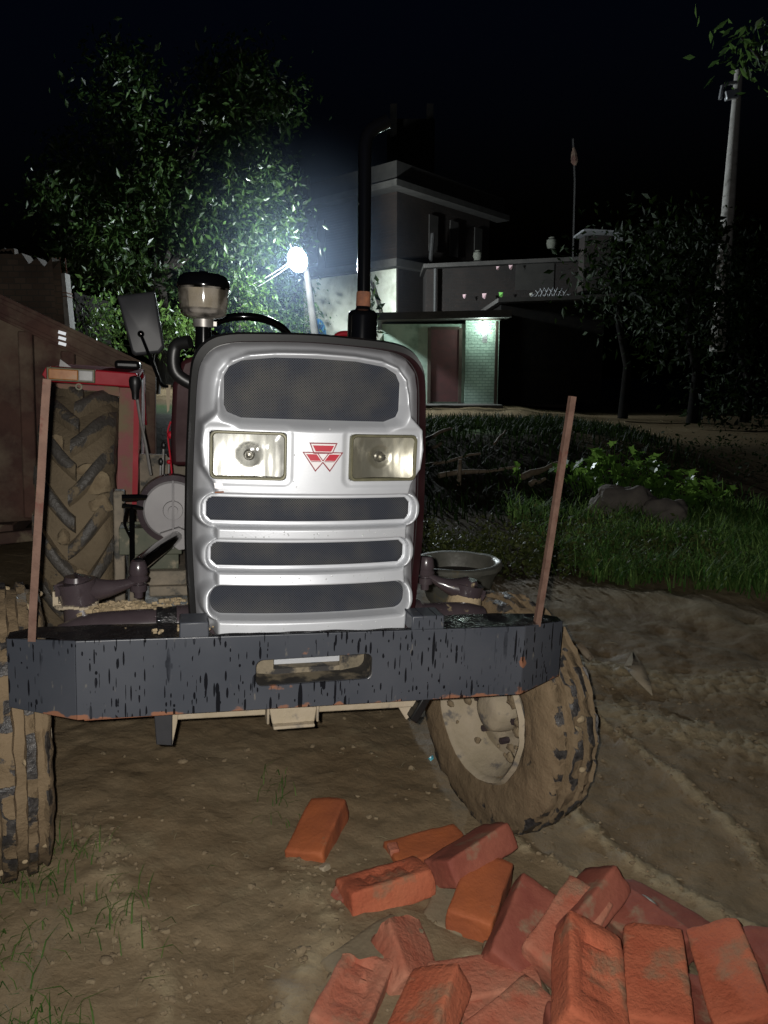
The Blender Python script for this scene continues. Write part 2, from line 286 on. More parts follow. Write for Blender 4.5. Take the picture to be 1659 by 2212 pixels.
def tyremat(name, thr, dark=(.022, .021, .022), mudc=(.19, .135, .078), mud2=(.135, .095, .052)):
    m = mat(name, mudc, rough=.85); nt = m.node_tree; N = nt.nodes; L = nt.links; b = N['Principled BSDF']
    tc = N.new('ShaderNodeTexCoord'); a = N.new('ShaderNodeAttribute'); a.attribute_name = 'wear'
    def nz(s, d=7):
        n = N.new('ShaderNodeTexNoise'); n.inputs['Scale'].default_value = s; n.inputs['Detail'].default_value = d; n.inputs['Roughness'].default_value = .65; L.new(tc.outputs['Object'], n.inputs['Vector']); return n
    n1 = nz(11); n2 = nz(5, 5); n3 = nz(70, 4)
    ad = N.new('ShaderNodeMath'); ad.operation = 'MULTIPLY_ADD'; L.new(a.outputs['Fac'], ad.inputs[0]); ad.inputs[1].default_value = .25; L.new(n1.outputs['Fac'], ad.inputs[2])
    r1 = N.new('ShaderNodeMapRange'); r1.inputs[1].default_value = thr-.02; r1.inputs[2].default_value = thr+.02; L.new(ad.outputs[0], r1.inputs[0])
    rp = N.new('ShaderNodeValToRGB'); rp.color_ramp.elements[0].position = .35; rp.color_ramp.elements[1].position = .65
    rp.color_ramp.elements[0].color = (*mudc, 1); rp.color_ramp.elements[1].color = (*mud2, 1); L.new(n2.outputs['Fac'], rp.inputs[0])
    rd = N.new('ShaderNodeValToRGB'); rd.color_ramp.elements[0].position = .4; rd.color_ramp.elements[1].position = .75
    rd.color_ramp.elements[0].color = (*dark, 1); rd.color_ramp.elements[1].color = (.09, .082, .075, 1); L.new(n3.outputs['Fac'], rd.inputs[0])
    mx = N.new('ShaderNodeMix'); mx.data_type = 'RGBA'; L.new(r1.outputs[0], mx.inputs[0]); L.new(rp.outputs[0], mx.inputs[6]); L.new(rd.outputs[0], mx.inputs[7]); L.new(mx.outputs[2], b.inputs['Base Color'])
    mr = N.new('ShaderNodeMapRange'); mr.inputs[3].default_value = .85; mr.inputs[4].default_value = .45; L.new(r1.outputs[0], mr.inputs[0]); L.new(mr.outputs[0], b.inputs['Roughness'])
    bp = N.new('ShaderNodeBump'); bp.inputs['Strength'].default_value = .5; bp.inputs['Distance'].default_value = .012; bp.invert = True
    sm = N.new('ShaderNodeMath'); sm.operation = 'MULTIPLY_ADD'; L.new(r1.outputs[0], sm.inputs[0]); sm.inputs[1].default_value = .6; L.new(n3.outputs['Fac'], sm.inputs[2])
    L.new(sm.outputs[0], bp.inputs['Height']); L.new(bp.outputs[0], b.inputs['Normal']); return m
M['tyre'] = tyremat('muddy_tyre_rubber', .685)
M['tyrerear'] = tyremat('muddy_rear_tyre_rubber', .70, dark=(.062, .056, .048), mudc=(.125, .095, .058), mud2=(.17, .13, .08))

# ------------------------------------------------------------------ geometry
class G:
    def __init__(s): s.v = []; s.f = []; s.mi = []
    def add(s, vs, fs, mi=0):
        o = len(s.v); s.v += [tuple(p) for p in vs]; s.f += [tuple(i+o for i in f) for f in fs]; s.mi += [mi]*len(fs); return s
    def box(s, c, d, rot=None, mi=0, taper=1.0):
        c = Vector(c); hx, hy, hz = d[0]/2, d[1]/2, d[2]/2; vs = []
        for z in (-hz, hz):
            k = taper if z > 0 else 1
            for x, y in ((-hx, -hy), (hx, -hy), (hx, hy), (-hx, hy)):
                p = Vector((x*k, y*k, z));
                if rot is not None: p = rot @ p
                vs.append(c+p)
        return s.add(vs, [(0, 3, 2, 1), (4, 5, 6, 7), (0, 1, 5, 4), (1, 2, 6, 5), (2, 3, 7, 6), (3, 0, 4, 7)], mi)
    def tube(s, path, r, n=12, mi=0, cap=True):
        P = [Vector(p) for p in path]; rr = r if isinstance(r, (list, tuple)) else [r]*len(P); vs = []; fs = []
        up = None
        for i, p in enumerate(P):
            t = (P[min(i+1, len(P)-1)]-P[max(i-1, 0)]).normalized()
            if up is None: up = t.orthogonal().normalized()
            up = (up-t*up.dot(t)).normalized(); b = t.cross(up)
            for k in range(n):
                a = 2*PI*k/n; vs.append(p+(up*math.cos(a)+b*math.sin(a))*rr[i])
        for i in range(len(P)-1):
            for k in range(n):
                a = i*n+k; b2 = i*n+(k+1) % n; fs.append((a, b2, b2+n, a+n))
        if cap: fs.append(tuple(range(n-1, -1, -1))); fs.append(tuple((len(P)-1)*n+k for k in range(n)))
        return s.add(vs, fs, mi)
    def lathe(s, prof, n=32, mi=0, m=None, a0=0, a1=2*PI):
        vs = []; fs = []; full = abs(a1-a0-2*PI) < 1e-6; nn = n if full else n+1
        for (r, h) in prof:
            for k in range(nn):
                a = a0+(a1-a0)*k/n; p = Vector((r*math.cos(a), r*math.sin(a), h)); vs.append(m @ p if m is not None else p)
        for i in range(len(prof)-1):
            for k in range(n):
                a = i*nn+k; b = i*nn+(k+1) % nn; fs.append((a, b, b+nn, a+nn))
        return s.add(vs, fs, mi)
    def sph(s, c, r, n=12, m=6, mi=0, sc=(1, 1, 1)):
        prof = [(max(r*math.sin(PI*i/m), 1e-4), -r*math.cos(PI*i/m)) for i in range(m+1)]
        mt = Matrix.Translation(Vector(c)) @ Matrix.Diagonal((*sc, 1)); return s.lathe(prof, n, mi, mt)
    def prism(s, poly, d0, d1, fn=None, mi=0):      # poly in (x,z), extruded along y from d0 to d1
        fn = fn or (lambda x, y, z: (x, y, z)); n = len(poly)
        vs = [fn(x, d0, z) for x, z in poly]+[fn(x, d1, z) for x, z in poly]
        fs = [tuple(range(n)), tuple(range(2*n-1, n-1, -1))]+[(i, i+n, (i+1) % n+n, (i+1) % n) for i in range(n)]
        return s.add(vs, fs, mi)
    def strip(s, loops, mi=0, close=True, cap=False):  # list of equal-length vertex loops
        n = len(loops[0]); vs = [p for l in loops for p in l]; fs = []
        for i in range(len(loops)-1):
            for k in range(n if close else n-1):
                a = i*n+k; b = i*n+(k+1) % n; fs.append((a, b, b+n, a+n))
        if cap: fs.append(tuple(range((len(loops)-1)*n, len(loops)*n)))
        return s.add(vs, fs, mi)
    def build(s, name, mats, parent=None, off=(0, 0, 0), smooth=True, bevel=0, ang=38, seg=2):
        me = bpy.data.meshes.new(name); ox, oy, oz = off
        me.from_pydata([(a+ox, b+oy, c+oz) for a, b, c in s.v], [], s.f); me.update()
        bm = bmesh.new(); bm.from_mesh(me); bmesh.ops.recalc_face_normals(bm, faces=bm.faces); bm.to_mesh(me); bm.free()
        for m in (mats if isinstance(mats, (list, tuple)) else [mats]): me.materials.append(m)
        me.polygons.foreach_set('material_index', s.mi)
        if smooth:
            me.polygons.foreach_set('use_smooth', [True]*len(me.polygons)); me.set_sharp_from_angle(angle=R(ang))
        o = bpy.data.objects.new(name, me); COL.objects.link(o)
        if parent: o.parent = parent
        if bevel:
            b = o.modifiers.new('bevel', 'BEVEL'); b.width = bevel; b.segments = seg; b.limit_method = 'ANGLE'; b.angle_limit = R(40); b.harden_normals = False
        return o
def tag(o, label=None, cat=None, group=None, kind=None):
    if label: o['label'] = label
    if cat: o['category'] = cat
    if group: o['group'] = group
    if kind: o['kind'] = kind
    return o
def empty(name, loc, label, cat, group=None, rot=(0, 0, 0)):
    o = bpy.data.objects.new(name, None); COL.objects.link(o); o.location = loc; o.rotation_euler = rot; o.empty_display_size = .1
    return tag(o, label, cat, group)
def npmesh(name, verts, faces, mats, parent=None, smooth=False, mi=None):
    me = bpy.data.meshes.new(name); me.from_pydata(verts.tolist() if hasattr(verts, 'tolist') else verts, [], faces.tolist() if hasattr(faces, 'tolist') else faces); me.update()
    for m in (mats if isinstance(mats, (list, tuple)) else [mats]): me.materials.append(m)
    if smooth: me.polygons.foreach_set('use_smooth', [True]*len(me.polygons))
    if mi is not None: me.polygons.foreach_set('material_index', mi)
    o = bpy.data.objects.new(name, me); COL.objects.link(o)
    if parent: o.parent = parent
    return o
def cr(pts, n=6):
    P = [Vector(p) for p in pts]; P = [2*P[0]-P[1]]+P+[2*P[-1]-P[-2]]; o = []
    for i in range(1, len(P)-2):
        for k in range(n):
            t = k/n; a, b, c, d = P[i-1], P[i], P[i+1], P[i+2]
            o.append(.5*((2*b)+(c-a)*t+(2*a-5*b+4*c-d)*t*t+(3*b-a-3*c+d)*t**3))
    o.append(P[-2]); return o
def rrect(hx, hz, r, n=5):
    o = []
    for cx, cz, a0 in ((hx-r, hz-r, 0), (-hx+r, hz-r, 90), (-hx+r, -hz+r, 180), (hx-r, -hz+r, 270)):
        for k in range(n+1):
            a = R(a0+90*k/n); o.append((cx+r*math.cos(a), cz+r*math.sin(a)))
    return o

# ------------------------------------------------------------------ leaves
def leaves(cent, size, nrm=None, asp=.42, droop=.3, shape='leaf'):
    """arrays of folded leaf blades: returns verts, faces"""
    n = len(cent); cent = np.asarray(cent, float)
    d = rng.normal(size=(n, 3)); d[:, 2] -= droop; d /= np.linalg.norm(d, axis=1)[:, None]
    q = rng.normal(size=(n, 3)) if nrm is None else np.asarray(nrm)+rng.normal(size=(n, 3))*.45
    w = np.cross(d, q); w /= np.linalg.norm(w, axis=1)[:, None]+1e-9; nn = np.cross(w, d)
    L = (size*(.45+1.0*rng.random(n)**1.5))[:, None]; W = L*asp
    a = cent; b = cent+d*L*.45+w*W*.5+nn*L*.06; c = cent+d*L; e = cent+d*L*.45-w*W*.5+nn*L*.06; m = cent+d*L*.45
    V = np.stack([a, b, c, e, m], 1).reshape(-1, 3); i = np.arange(n)[:, None]*5
    Fc = np.concatenate([np.stack([i[:, 0], i[:, 0]+1, i[:, 0]+2, i[:, 0]+4], 1), np.stack([i[:, 0], i[:, 0]+4, i[:, 0]+2, i[:, 0]+3], 1)])
    return V, Fc
def blades(base, length, width=.006, lean=.5):
    n = len(base); base = np.asarray(base, float); a = rng.random(n)*2*PI
    d = np.stack([np.cos(a), np.sin(a), np.zeros(n)], 1); s = np.stack([-np.sin(a), np.cos(a), np.zeros(n)], 1)
    L = (length*(.5+rng.random(n)))[:, None]; ln = (lean*(.3+rng.random(n)))[:, None]; up = np.array([[0, 0, 1.]])
    p1 = base+up*L*.5+d*L*ln*.25; p2 = base+up*L*(1-.3*ln)+d*L*ln; w = width*(.6+.8*rng.random(n))[:, None]
    V = np.stack([base-s*w, base+s*w, p1+s*w*.8, p1-s*w*.8, p2], 1).reshape(-1, 3); i = np.arange(n)*5
    return V, [tuple(x) for x in np.stack([i, i+1, i+2, i+3], 1)]+[tuple(x) for x in np.stack([i+3, i+2, i+4], 1)]

# ------------------------------------------------------------------ ground
def sstep(a, b, x): t = min(max((x-a)/(b-a), 0), 1); return t*t*(3-2*t)
def polyd(p, pl):
    best = 9
    for a, b in zip(pl[:-1], pl[1:]):
        ax, ay = a; bx, by = b; dx, dy = bx-ax, by-ay
        t = max(0, min(1, ((p[0]-ax)*dx+(p[1]-ay)*dy)/(dx*dx+dy*dy+1e-9))); q = math.hypot(p[0]-ax-dx*t, p[1]-ay-dy*t); best = min(best, q)
    return best
RIDGES = [  # polyline, half width, height, paleness
    ([(-.84, 2.05), (-.74, 1.86), (-.62, 1.70), (-.52, 1.58), (-.45, 1.40)], .055, .016, .65),
    ([(-.25, 2.06), (-.22, 1.92), (-.15, 1.78), (-.16, 1.66), (-.22, 1.5), (-.25, 1.3)], .07, .016, .65),
    ([(.78, 3.40), (.98, 3.0), (1.10, 2.62), (1.16, 2.3), (1.17, 2.0), (1.2, 1.6)], .032, .024, .95),
    ([(.52, 2.75), (.62, 2.45), (.72, 2.2), (.88, 1.98), (1.05, 1.75), (1.2, 1.5)], .036, .028, .95),
    ([(.37, 2.22), (.55, 2.08), (.72, 1.92), (.95, 1.72)], .024, .022, .9),
    ([(1.05, 3.2), (1.35, 2.95), (1.7, 2.75), (2.1, 2.5)], .16, .034, 1.0),
    ([(1.0, 3.75), (1.4, 3.55), (1.9, 3.5), (2.6, 3.3)], .2, .03, .9),
]
def hgt(x, y, col=False):
    z = -.10*min(max(x+.9, 0), 1.7)+.06*max(-.9-x, 0)
    z += -.02*sstep(1.6, .9, y)*0
    bank = sstep(8.1, 11.4, y+.25*noise.noise((x*.6, y*.6, 0)))*(.62 if x < 3 else .62-.1*min(x-3, 2))
    z += bank+.14*sstep(14, 20, y)
    n1 = noise.fractal((x*1.7, y*1.7, 3.1), 1, 2.1, 5); n2 = noise.fractal((x*9, y*9, 1.3), .9, 2.1, 4)
    amp = .028+.05*sstep(3.0, 4.2, y)*sstep(.4, 1.2, x)
    z += n1*amp*.55+n2*.009+.004*abs(noise.noise((x*31, y*31, 2)))
    pale = 0; dark = 0
    if y < 5 and -1.6 < x < 3:
        for pl, w, h, pw in RIDGES:
            xs = [q[0] for q in pl]; ys = [q[1] for q in pl]
            if x < min(xs)-.5 or x > max(xs)+.5 or y < min(ys)-.5 or y > max(ys)+.5: continue
            d = polyd((x, y), pl)+.025*noise.noise((x*7, y*7, 9))+.012*noise.noise((x*22, y*22, 4)); k = math.exp(-(d/w)**2)
            crumb = .55+.6*max(0, noise.fractal((x*24, y*24, 7), .8, 2.2, 3)+.25)
            z += h*k*crumb; pale = max(pale, pw*k*min(1, .45+.9*crumb-.2))
    if 3.0 < y < 6 and x > .6:   # cattle footprints in the soft mud
        v = noise.voronoi((x*3.6, y*2.6, 0))[0][0]; z -= .085*math.exp(-(v/.26)**2)*sstep(3.3, 3.7, y)*sstep(5.2, 4.6, y)*(.4+noise.noise((x*2, y*2, 5)))
    # the smooth wheel rut in the middle
    d = abs(x+.42-.12*math.sin(y*1.3))/.22; z -= .022*math.exp(-d*d)*sstep(3.0, 2.2, y)
    # hollows pressed under the wheels
    if col:
        pale = max(pale, .62*max(0, noise.fractal((x*2.3, y*2.3, 8), 1, 2, 4)))
        pale = max(pale, .75*sstep(3.7, 4.6, y)*sstep(5.9, 5.2, y)*sstep(.7, 1.3, x)*(.7+.5*n1))  # paler band: light on the right-hand mud put into the tint
        dark = sstep(7.4, 8.4, y)*sstep(12.6, 11.6, y)*sstep(4.2, 2.5, x); dark = max(dark, sstep(5.3, 5.8, y)*.8*(1-.35*sstep(11.5, 12.5, y)))  # darkened ground: shade on the bank and dim lane put into the tint
        grn = sstep(11.2, 12.0, y)*sstep(14.5, 13.5, y)*sstep(2.8, 1.4, x)
        return z, pale, dark, grn
    return z
def axis_pts(lo, d0, d1, hi, step, growth=1.16):
    a = list(np.arange(d0, d1, step)); s = step; x = a[-1]
    while x < hi: s *= growth; x += s; a.append(x)
    s = step; x = d0; pre = []
    while x > lo: s *= growth; x -= s; pre.append(x)
    return pre[::-1]+a
def build_ground():
    xs = axis_pts(-260, -1.3, 1.9, 260, .016, 1.13); ys = axis_pts(-120, 1.2, 4.4, 320, .016, 1.07)
    nx = len(xs); V = []; C = []
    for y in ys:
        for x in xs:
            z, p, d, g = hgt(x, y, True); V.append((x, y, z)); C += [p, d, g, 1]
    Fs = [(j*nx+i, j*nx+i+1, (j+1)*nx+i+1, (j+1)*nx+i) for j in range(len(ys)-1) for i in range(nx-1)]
    m = bpy.data.materials.new('wet_mud'); m.use_nodes = True; nt = m.node_tree; N = nt.nodes; L = nt.links; b = N['Principled BSDF']
    tc = N.new('ShaderNodeTexCoord'); a = N.new('ShaderNodeVertexColor'); a.layer_name = 'tint'; sp = N.new('ShaderNodeSeparateColor'); L.new(a.outputs[0], sp.inputs[0])
    def nz(s, d=8):
        n = N.new('ShaderNodeTexNoise'); n.inputs['Scale'].default_value = s; n.inputs['Detail'].default_value = d; n.inputs['Roughness'].default_value = .65; L.new(tc.outputs['Object'], n.inputs['Vector']); return n
    def mix(f, c1, c2):
        x = N.new('ShaderNodeMix'); x.data_type = 'RGBA'; L.new(f, x.inputs[0])
        for k, q in ((6, c1), (7, c2)):
            if isinstance(q, tuple): x.inputs[k].default_value = (*q, 1)
            else: L.new(q, x.inputs[k])
        return x.outputs[2]
    def rg(o, lo, hi, a_=0, b_=1):
        r = N.new('ShaderNodeMapRange'); r.inputs[1].default_value = lo; r.inputs[2].default_value = hi; r.inputs[3].default_value = a_; r.inputs[4].default_value = b_; L.new(o, r.inputs[0]); return r.outputs[0]
    n1 = nz(2.2); n2 = nz(13); n3 = nz(60, 5)
    c = mix(rg(n1.outputs['Fac'], .35, .65), (.185, .132, .076), (.235, .180, .110))
    c = mix(rg(n2.outputs['Fac'], .45, .75, 0, .6), c, (.125, .097, .058))
    c = mix(rg(n3.outputs['Fac'], .58, .72, 0, .35), c, (.22, .175, .11))
    pf = N.new('ShaderNodeMath'); pf.operation = 'MULTIPLY_ADD'; L.new(n2.outputs['Fac'], pf.inputs[0]); pf.inputs[1].default_value = .95; pm = N.new('ShaderNodeMath'); pm.operation = 'MULTIPLY_ADD'; L.new(sp.outputs[0], pm.inputs[0]); pm.inputs[1].default_value = .8; pm.inputs[2].default_value = -.12; L.new(pm.outputs[0], pf.inputs[2])
    c = mix(rg(pf.outputs[0], .60, .95), c, (.31, .25, .155))
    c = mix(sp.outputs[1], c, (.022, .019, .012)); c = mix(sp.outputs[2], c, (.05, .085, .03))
    L.new(c, b.inputs['Base Color'])
    L.new(rg(n1.outputs['Fac'], .4, .6, .6, .9), b.inputs['Roughness'])
    L.new(rg(sp.outputs[1], 0, .5, .22, .02), sock(b, 'Specular IOR Level', 'Specular'))
    bp = N.new('ShaderNodeBump'); bp.inputs['Strength'].default_value = .75; bp.inputs['Distance'].default_value = .016
    L.new(n2.outputs['Fac'], bp.inputs['Height']); bp2 = N.new('ShaderNodeBump'); bp2.inputs['Strength'].default_value = .4; bp2.inputs['Distance'].default_value = .004
    L.new(n3.outputs['Fac'], bp2.inputs['Height']); L.new(bp.outputs[0], bp2.inputs['Normal']); L.new(bp2.outputs[0], b.inputs['Normal'])
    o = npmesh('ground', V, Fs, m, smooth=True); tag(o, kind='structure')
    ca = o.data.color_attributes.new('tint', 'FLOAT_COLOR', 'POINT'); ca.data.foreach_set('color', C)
    return o
build_ground()

# ------------------------------------------------------------------ tractor (local frame: x across, y back, z up from bumper centre, ZO above the ground)
ZO = .649
RT = (Matrix.Rotation(.2618, 4, 'Z') @ Matrix.Rotation(.0436, 4, 'Y'))
base_loc = Vector((-.1535, 1.6672, .649)) - RT.to_3x3() @ Vector((0, 0, ZO))
TR = empty('tractor', base_loc, 'muddy tractor with silver slotted front, twin rectangular headlights and black bumper', 'tractor', rot=RT.to_euler())
OFF = (0, 0, ZO)
def tb(g, name, m, parent=TR, **k): return g.build(name, M[m] if isinstance(m, str) else [M[q] for q in m], parent, OFF, **k)

def sdpoly(X, Z, P):
    d = np.full(X.shape, 1e9); s = np.ones(X.shape); n = len(P)
    for i in range(n):
        ax, az = P[i]; bx, bz = P[(i+1) % n]; ex, ez = bx-ax, bz-az; wx, wz = X-ax, Z-az
        t = np.clip((wx*ex+wz*ez)/(ex*ex+ez*ez), 0, 1); d = np.minimum(d, (wx-ex*t)**2+(wz-ez*t)**2)
        c1 = Z >= az; c2 = Z < bz; c3 = ex*wz > ez*wx
        s = np.where((c1 & c2 & c3) | (~c1 & ~c2 & ~c3), -s, s)
    return s*np.sqrt(d)
def sdbox(X, Z, cx, cz, hx, hz, r):
    qx = np.abs(X-cx)-hx+r; qz = np.abs(Z-cz)-hz+r
    return np.hypot(np.maximum(qx, 0), np.maximum(qz, 0))+np.minimum(np.maximum(qx, qz), 0)-r
def ss(a, b, x): t = np.clip((x-a)/(b-a), 0, 1); return t*t*(3-2*t)
def mir(p): return p+[(-x, z) for x, z in reversed(p) if abs(x) > 1e-6]
XC = -.002
OUTL = mir([(0, .744), (-.10, .741), (-.185, .735), (-.230, .719), (-.257, .686), (-.266, .64), (-.270, .56), (-.274, .46), (-.276, .36), (-.276, .26), (-.268, .12), (-.262, .055)][::-1])
PLAT = mir([(0, .714), (-.09, .711), (-.15, .704), (-.188, .689), (-.209, .662), (-.216, .63), (-.221, .578), (-.252, .548), (-.257, .50), (-.252, .452), (-.228, .413), (-.222, .39), (-.220, .052)][::-1])
OUTL = [(x*1.045 if x > 0 else x, z) for x, z in OUTL]; PLAT = [(x*1.045 if x > 0 else x, z) for x, z in PLAT]
SLOTS = [(.3545, .252, .0372), (.250, .2405, .0370), (.1445, .2365, .0370)]
TOPM = mir([(0, .697), (-.10, .695), (-.16, .688), (-.190, .672), (-.205, .643), (-.206, .606), (-.194, .578), (-.165, .567), (0, .565)][::-1])
HLC = [(-.152, .481), (.161, .481)]; HLX, HLZ = .085, .0545
def convex(X, Z): return .036*(X/.27)**2+.9*np.maximum(Z-.655, 0)**2
def grille():
    st = .0027
    xs = np.arange(-.292, .2821, st); zs = np.arange(.05, .7561, st); X, Z = np.meshgrid(xs-XC, zs)
    do = sdpoly(X, Z, OUTL); dp = sdpoly(X, Z, PLAT); dm = sdpoly(X, Z, TOPM)
    H = .034*ss(.005, -.006, dp)
    bmk = np.ones(X.shape)
    for zc, hx, hz in SLOTS:
        bmk *= ss(-.006, .012, sdbox(X, Z, 0, zc, hx+.014, hz, .034))
        d = sdbox(X, Z, 0, zc, hx, hz, .030); band = ss(.24, .21, np.abs(X))
        H = H*(1-ss(.004, -.003, d)*band)                                     # bars drop into the slots
        ring = sdbox(X, Z, 0, zc, hx+.016, hz+.001, .034); H = np.maximum(H, .026*ss(.010, -.006, ring)*ss(.205, .222, np.abs(X)))
        H = H - ss(.002, -.006, d)*(H+.024)
    H = H - ss(.030, -.006, dm)*(H+.016)*1.0
    for cx, cz in HLC: H = H-.004*ss(.012, .0, sdbox(X, Z, cx, cz, HLX+.006, HLZ+.006, .012))
    H = H-.050*ss(-.050, .002, do)*ss(-.006, .010, dp)*bmk-.045*ss(-.020, .004, do)**1.5
    Y = .098-H+convex(X, Z)-.034*ss(.22, .10, Z)
    cut = do
    keep = cut < .001
    for zc, hx, hz in SLOTS: keep &= sdbox(X, Z, 0, zc, hx, hz, .030) > -.011
    keep &= dm > -.011
    for cx, cz in HLC: keep &= sdbox(X, Z, cx, cz, HLX, HLZ, .01) > -.003
    nx = len(xs); V = np.stack([X+XC, Y, Z], -1).reshape(-1, 3); k = keep.reshape(-1)
    fs = []
    for j in range(len(zs)-1):
        for i in range(nx-1):
            a = j*nx+i
            if k[a] and k[a+1] and k[a+nx] and k[a+nx+1]: fs.append((a, a+1, a+nx+1, a+nx))
    used = sorted({i for f in fs for i in f}); mp = {u: n for n, u in enumerate(used)}
    g = G(); g.v = [tuple(V[u]) for u in used]; g.f = [tuple(mp[i] for i in f) for f in fs]; g.mi = [0]*len(fs)
    o = tb(g, 'grille_panel', 'silver', smooth=True, ang=180)
    md = o.modifiers.new('thick', 'SOLIDIFY'); md.thickness = .003; md.offset = -1
    return o
grille()
def screen(poly_or_box, yoff):
    g = G(); n = 26
    if isinstance(poly_or_box, tuple): yoff -= .034*float(ss(.22, .10, poly_or_box[0]))
    if isinstance(poly_or_box, tuple):
        zc, hx, hz = poly_or_box; rr_ = .027; ax, az = hx-.004, hz-.004
        xs = np.concatenate([-ax+rr_*(1-np.cos(np.linspace(0, PI/2, 9))), np.linspace(-ax+rr_, ax-rr_, 22)[1:-1], ax-rr_*(1-np.cos(np.linspace(PI/2, 0, 9)))])
        zh = [az-rr_+math.sqrt(max(rr_**2-max(abs(x)-ax+rr_, 0)**2, 1e-8)) for x in xs]; rows = [(x, zc-h, zc+h) for x, h in zip(xs, zh)]
    else:
        xs = np.linspace(-.204, .204, n); rows = [(x, .563, .701-.13*max(abs(x)-.08, 0)-.5*max(abs(x)-.17, 0)) for x in xs]
    yo = yoff; lo = [(x+XC, yoff+float(convex(x, a)), a) for x, a, b in rows]; md_ = [(x+XC, yoff+float(convex(x, (a+b)/2)), (a+b)/2) for x, a, b in rows]; hi = [(x+XC, yoff+float(convex(x, b)), b) for x, a, b in rows]
    g.strip([lo, md_, hi], close=False); return tb(g, 'grille_screen', 'mesh')
for s in SLOTS: screen(s, .107)
screen(TOPM, .104)
rdp = random.Random(8); g = G()
def psurf(x, z):   # outer skin of the flat silver areas
    return .064+float(convex(x-XC, z))-.034*float(ss(.22, .10, z))
for k in range(90):
    x, z = rdp.uniform(-.21, .20), rdp.choice([rdp.uniform(.41, .555), rdp.uniform(.295, .31), rdp.uniform(.19, .205), rdp.uniform(.06, .10)]); 
    if .42 < z < .545 and (abs(x+.157) < .095 or abs(x-.154) < .095 or abs(x-.0115) < .055): continue
    q = rdp.uniform(.0009, .0020); g.sph((x, psurf(x, z), z), q, 8, 5, 0, (1, .5, 1.15))
tag(tb(g, 'water_drops', 'drop'), kind='stuff')
g = G(); g.prism([(-.228, .418), (-.212, .421), (-.208, .412), (-.213, .405), (-.226, .406)], psurf(-.21, .41)-.0012, psurf(-.21, .41)+.001); tb(g, 'bare_tab', 'emwhite', smooth=False)
g = G(); g.prism([(-.226, .3985), (-.207, .400), (-.206, .3965), (-.226, .3955)], psurf(-.21, .40)-.0012, psurf(-.21, .40)+.001); tb(g, 'rust_slit', 'rust2', smooth=False)
g = G(); g.sph((-.2175, psurf(-.217, .413)-.001, .413), .0022, 8, 5, 0, (1, .4, 1)); tb(g, 'rivet_hole', 'rubber')
# edge seal and hood behind the panel
def ring_from(poly, y, k=1.0, dz=0): 
    cz = .40; return [(x*(k if x < 0 else min(k, .985)+(k-.985)*.2)+XC, y, (z-cz)*k+cz+dz) for x, z in poly]
SM = [tuple(p) for p in [(v.x, v.y) for v in cr([(x, z, 0) for x, z in OUTL], 4)]]
g = G(); g.strip([ring_from(SM, .150, .985), ring_from(SM, .146, 1.03), ring_from(SM, .158, 1.045), ring_from(SM, .17, 1.03), ring_from(SM, .176, 1.045), ring_from(SM, .19, 1.035), ring_from(SM, .19, .98)], close=False); tb(g, 'edge_seal', 'rubber')
g = G(); g.strip([ring_from(SM, .135, .985), ring_from(SM, .19, .985), ring_from(SM, .30, .965), ring_from(SM, .60, .98), ring_from(SM, .85, .99), ring_from(SM, .95, .96), ring_from(SM, .95, .3)], close=False)
g.v = [(x, y, max(z, .30 if y > .25 else .05)) for x, y, z in g.v]; tb(g, 'hood', 'reddark', ang=60)
g = G(); cow = mir([(0, .752), (-.2, .74), (-.29, .70), (-.318, .62), (-.325, .45), (-.322, .355)][::-1]); g.prism(cow, .98, 1.28); tb(g, 'dash_cowl', 'reddark', bevel=.015)
g = G(); g.box((0, .62, .18), (.34, .78, .42)); g.box((-.18, .7, .12), (.05, .5, .2)); g.box((.18, .7, .12), (.05, .5, .2)); g.box((0, .22, .2), (.46, .05, .34)); g.box((0, 1.5, .05), (.4, 1.3, .42)); tb(g, 'engine_block', 'engine', bevel=.02)
g = G(); g.tube([(-.56, 2.0, -.02), (-.2, 2.0, -.02), (.2, 2.0, -.02), (.50, 2.0, -.02)], [.10, .15, .15, .10], 16); g.box((0, 2.05, .02), (.42, .6, .46)); g.box((0, 2.62, -.16), (.34, .9, .10)); tb(g, 'rear_axle_housing', 'engine', bevel=.02)
g = G(); g.box((0, 1.25, -.13), (.36, 1.4, .16)); g.box((0, .55, -.06), (.26, .5, .14)); tb(g, 'oil_sump', 'engine', bevel=.03)
g = G(); g.box((.05, 2.72, -.30), (.95, .06, .44)); g.box((0, 2.5, -.28), (.3, .5, .3)); tb(g, 'belly_light_block', 'engine', bevel=.02)  # unseen boxes added to stop street-lamp light under the belly
for sx in (-1, 1):
    g = G(); g.box((sx*.32, 1.55, -.10), (.30, .62, .02)); g.box((sx*.33, 1.84, .10), (.26, .03, .42)); g.box((sx*.45, 1.50, -.16), (.05, .5, .12)); tb(g, 'foot_platform', 'engine', bevel=.004)

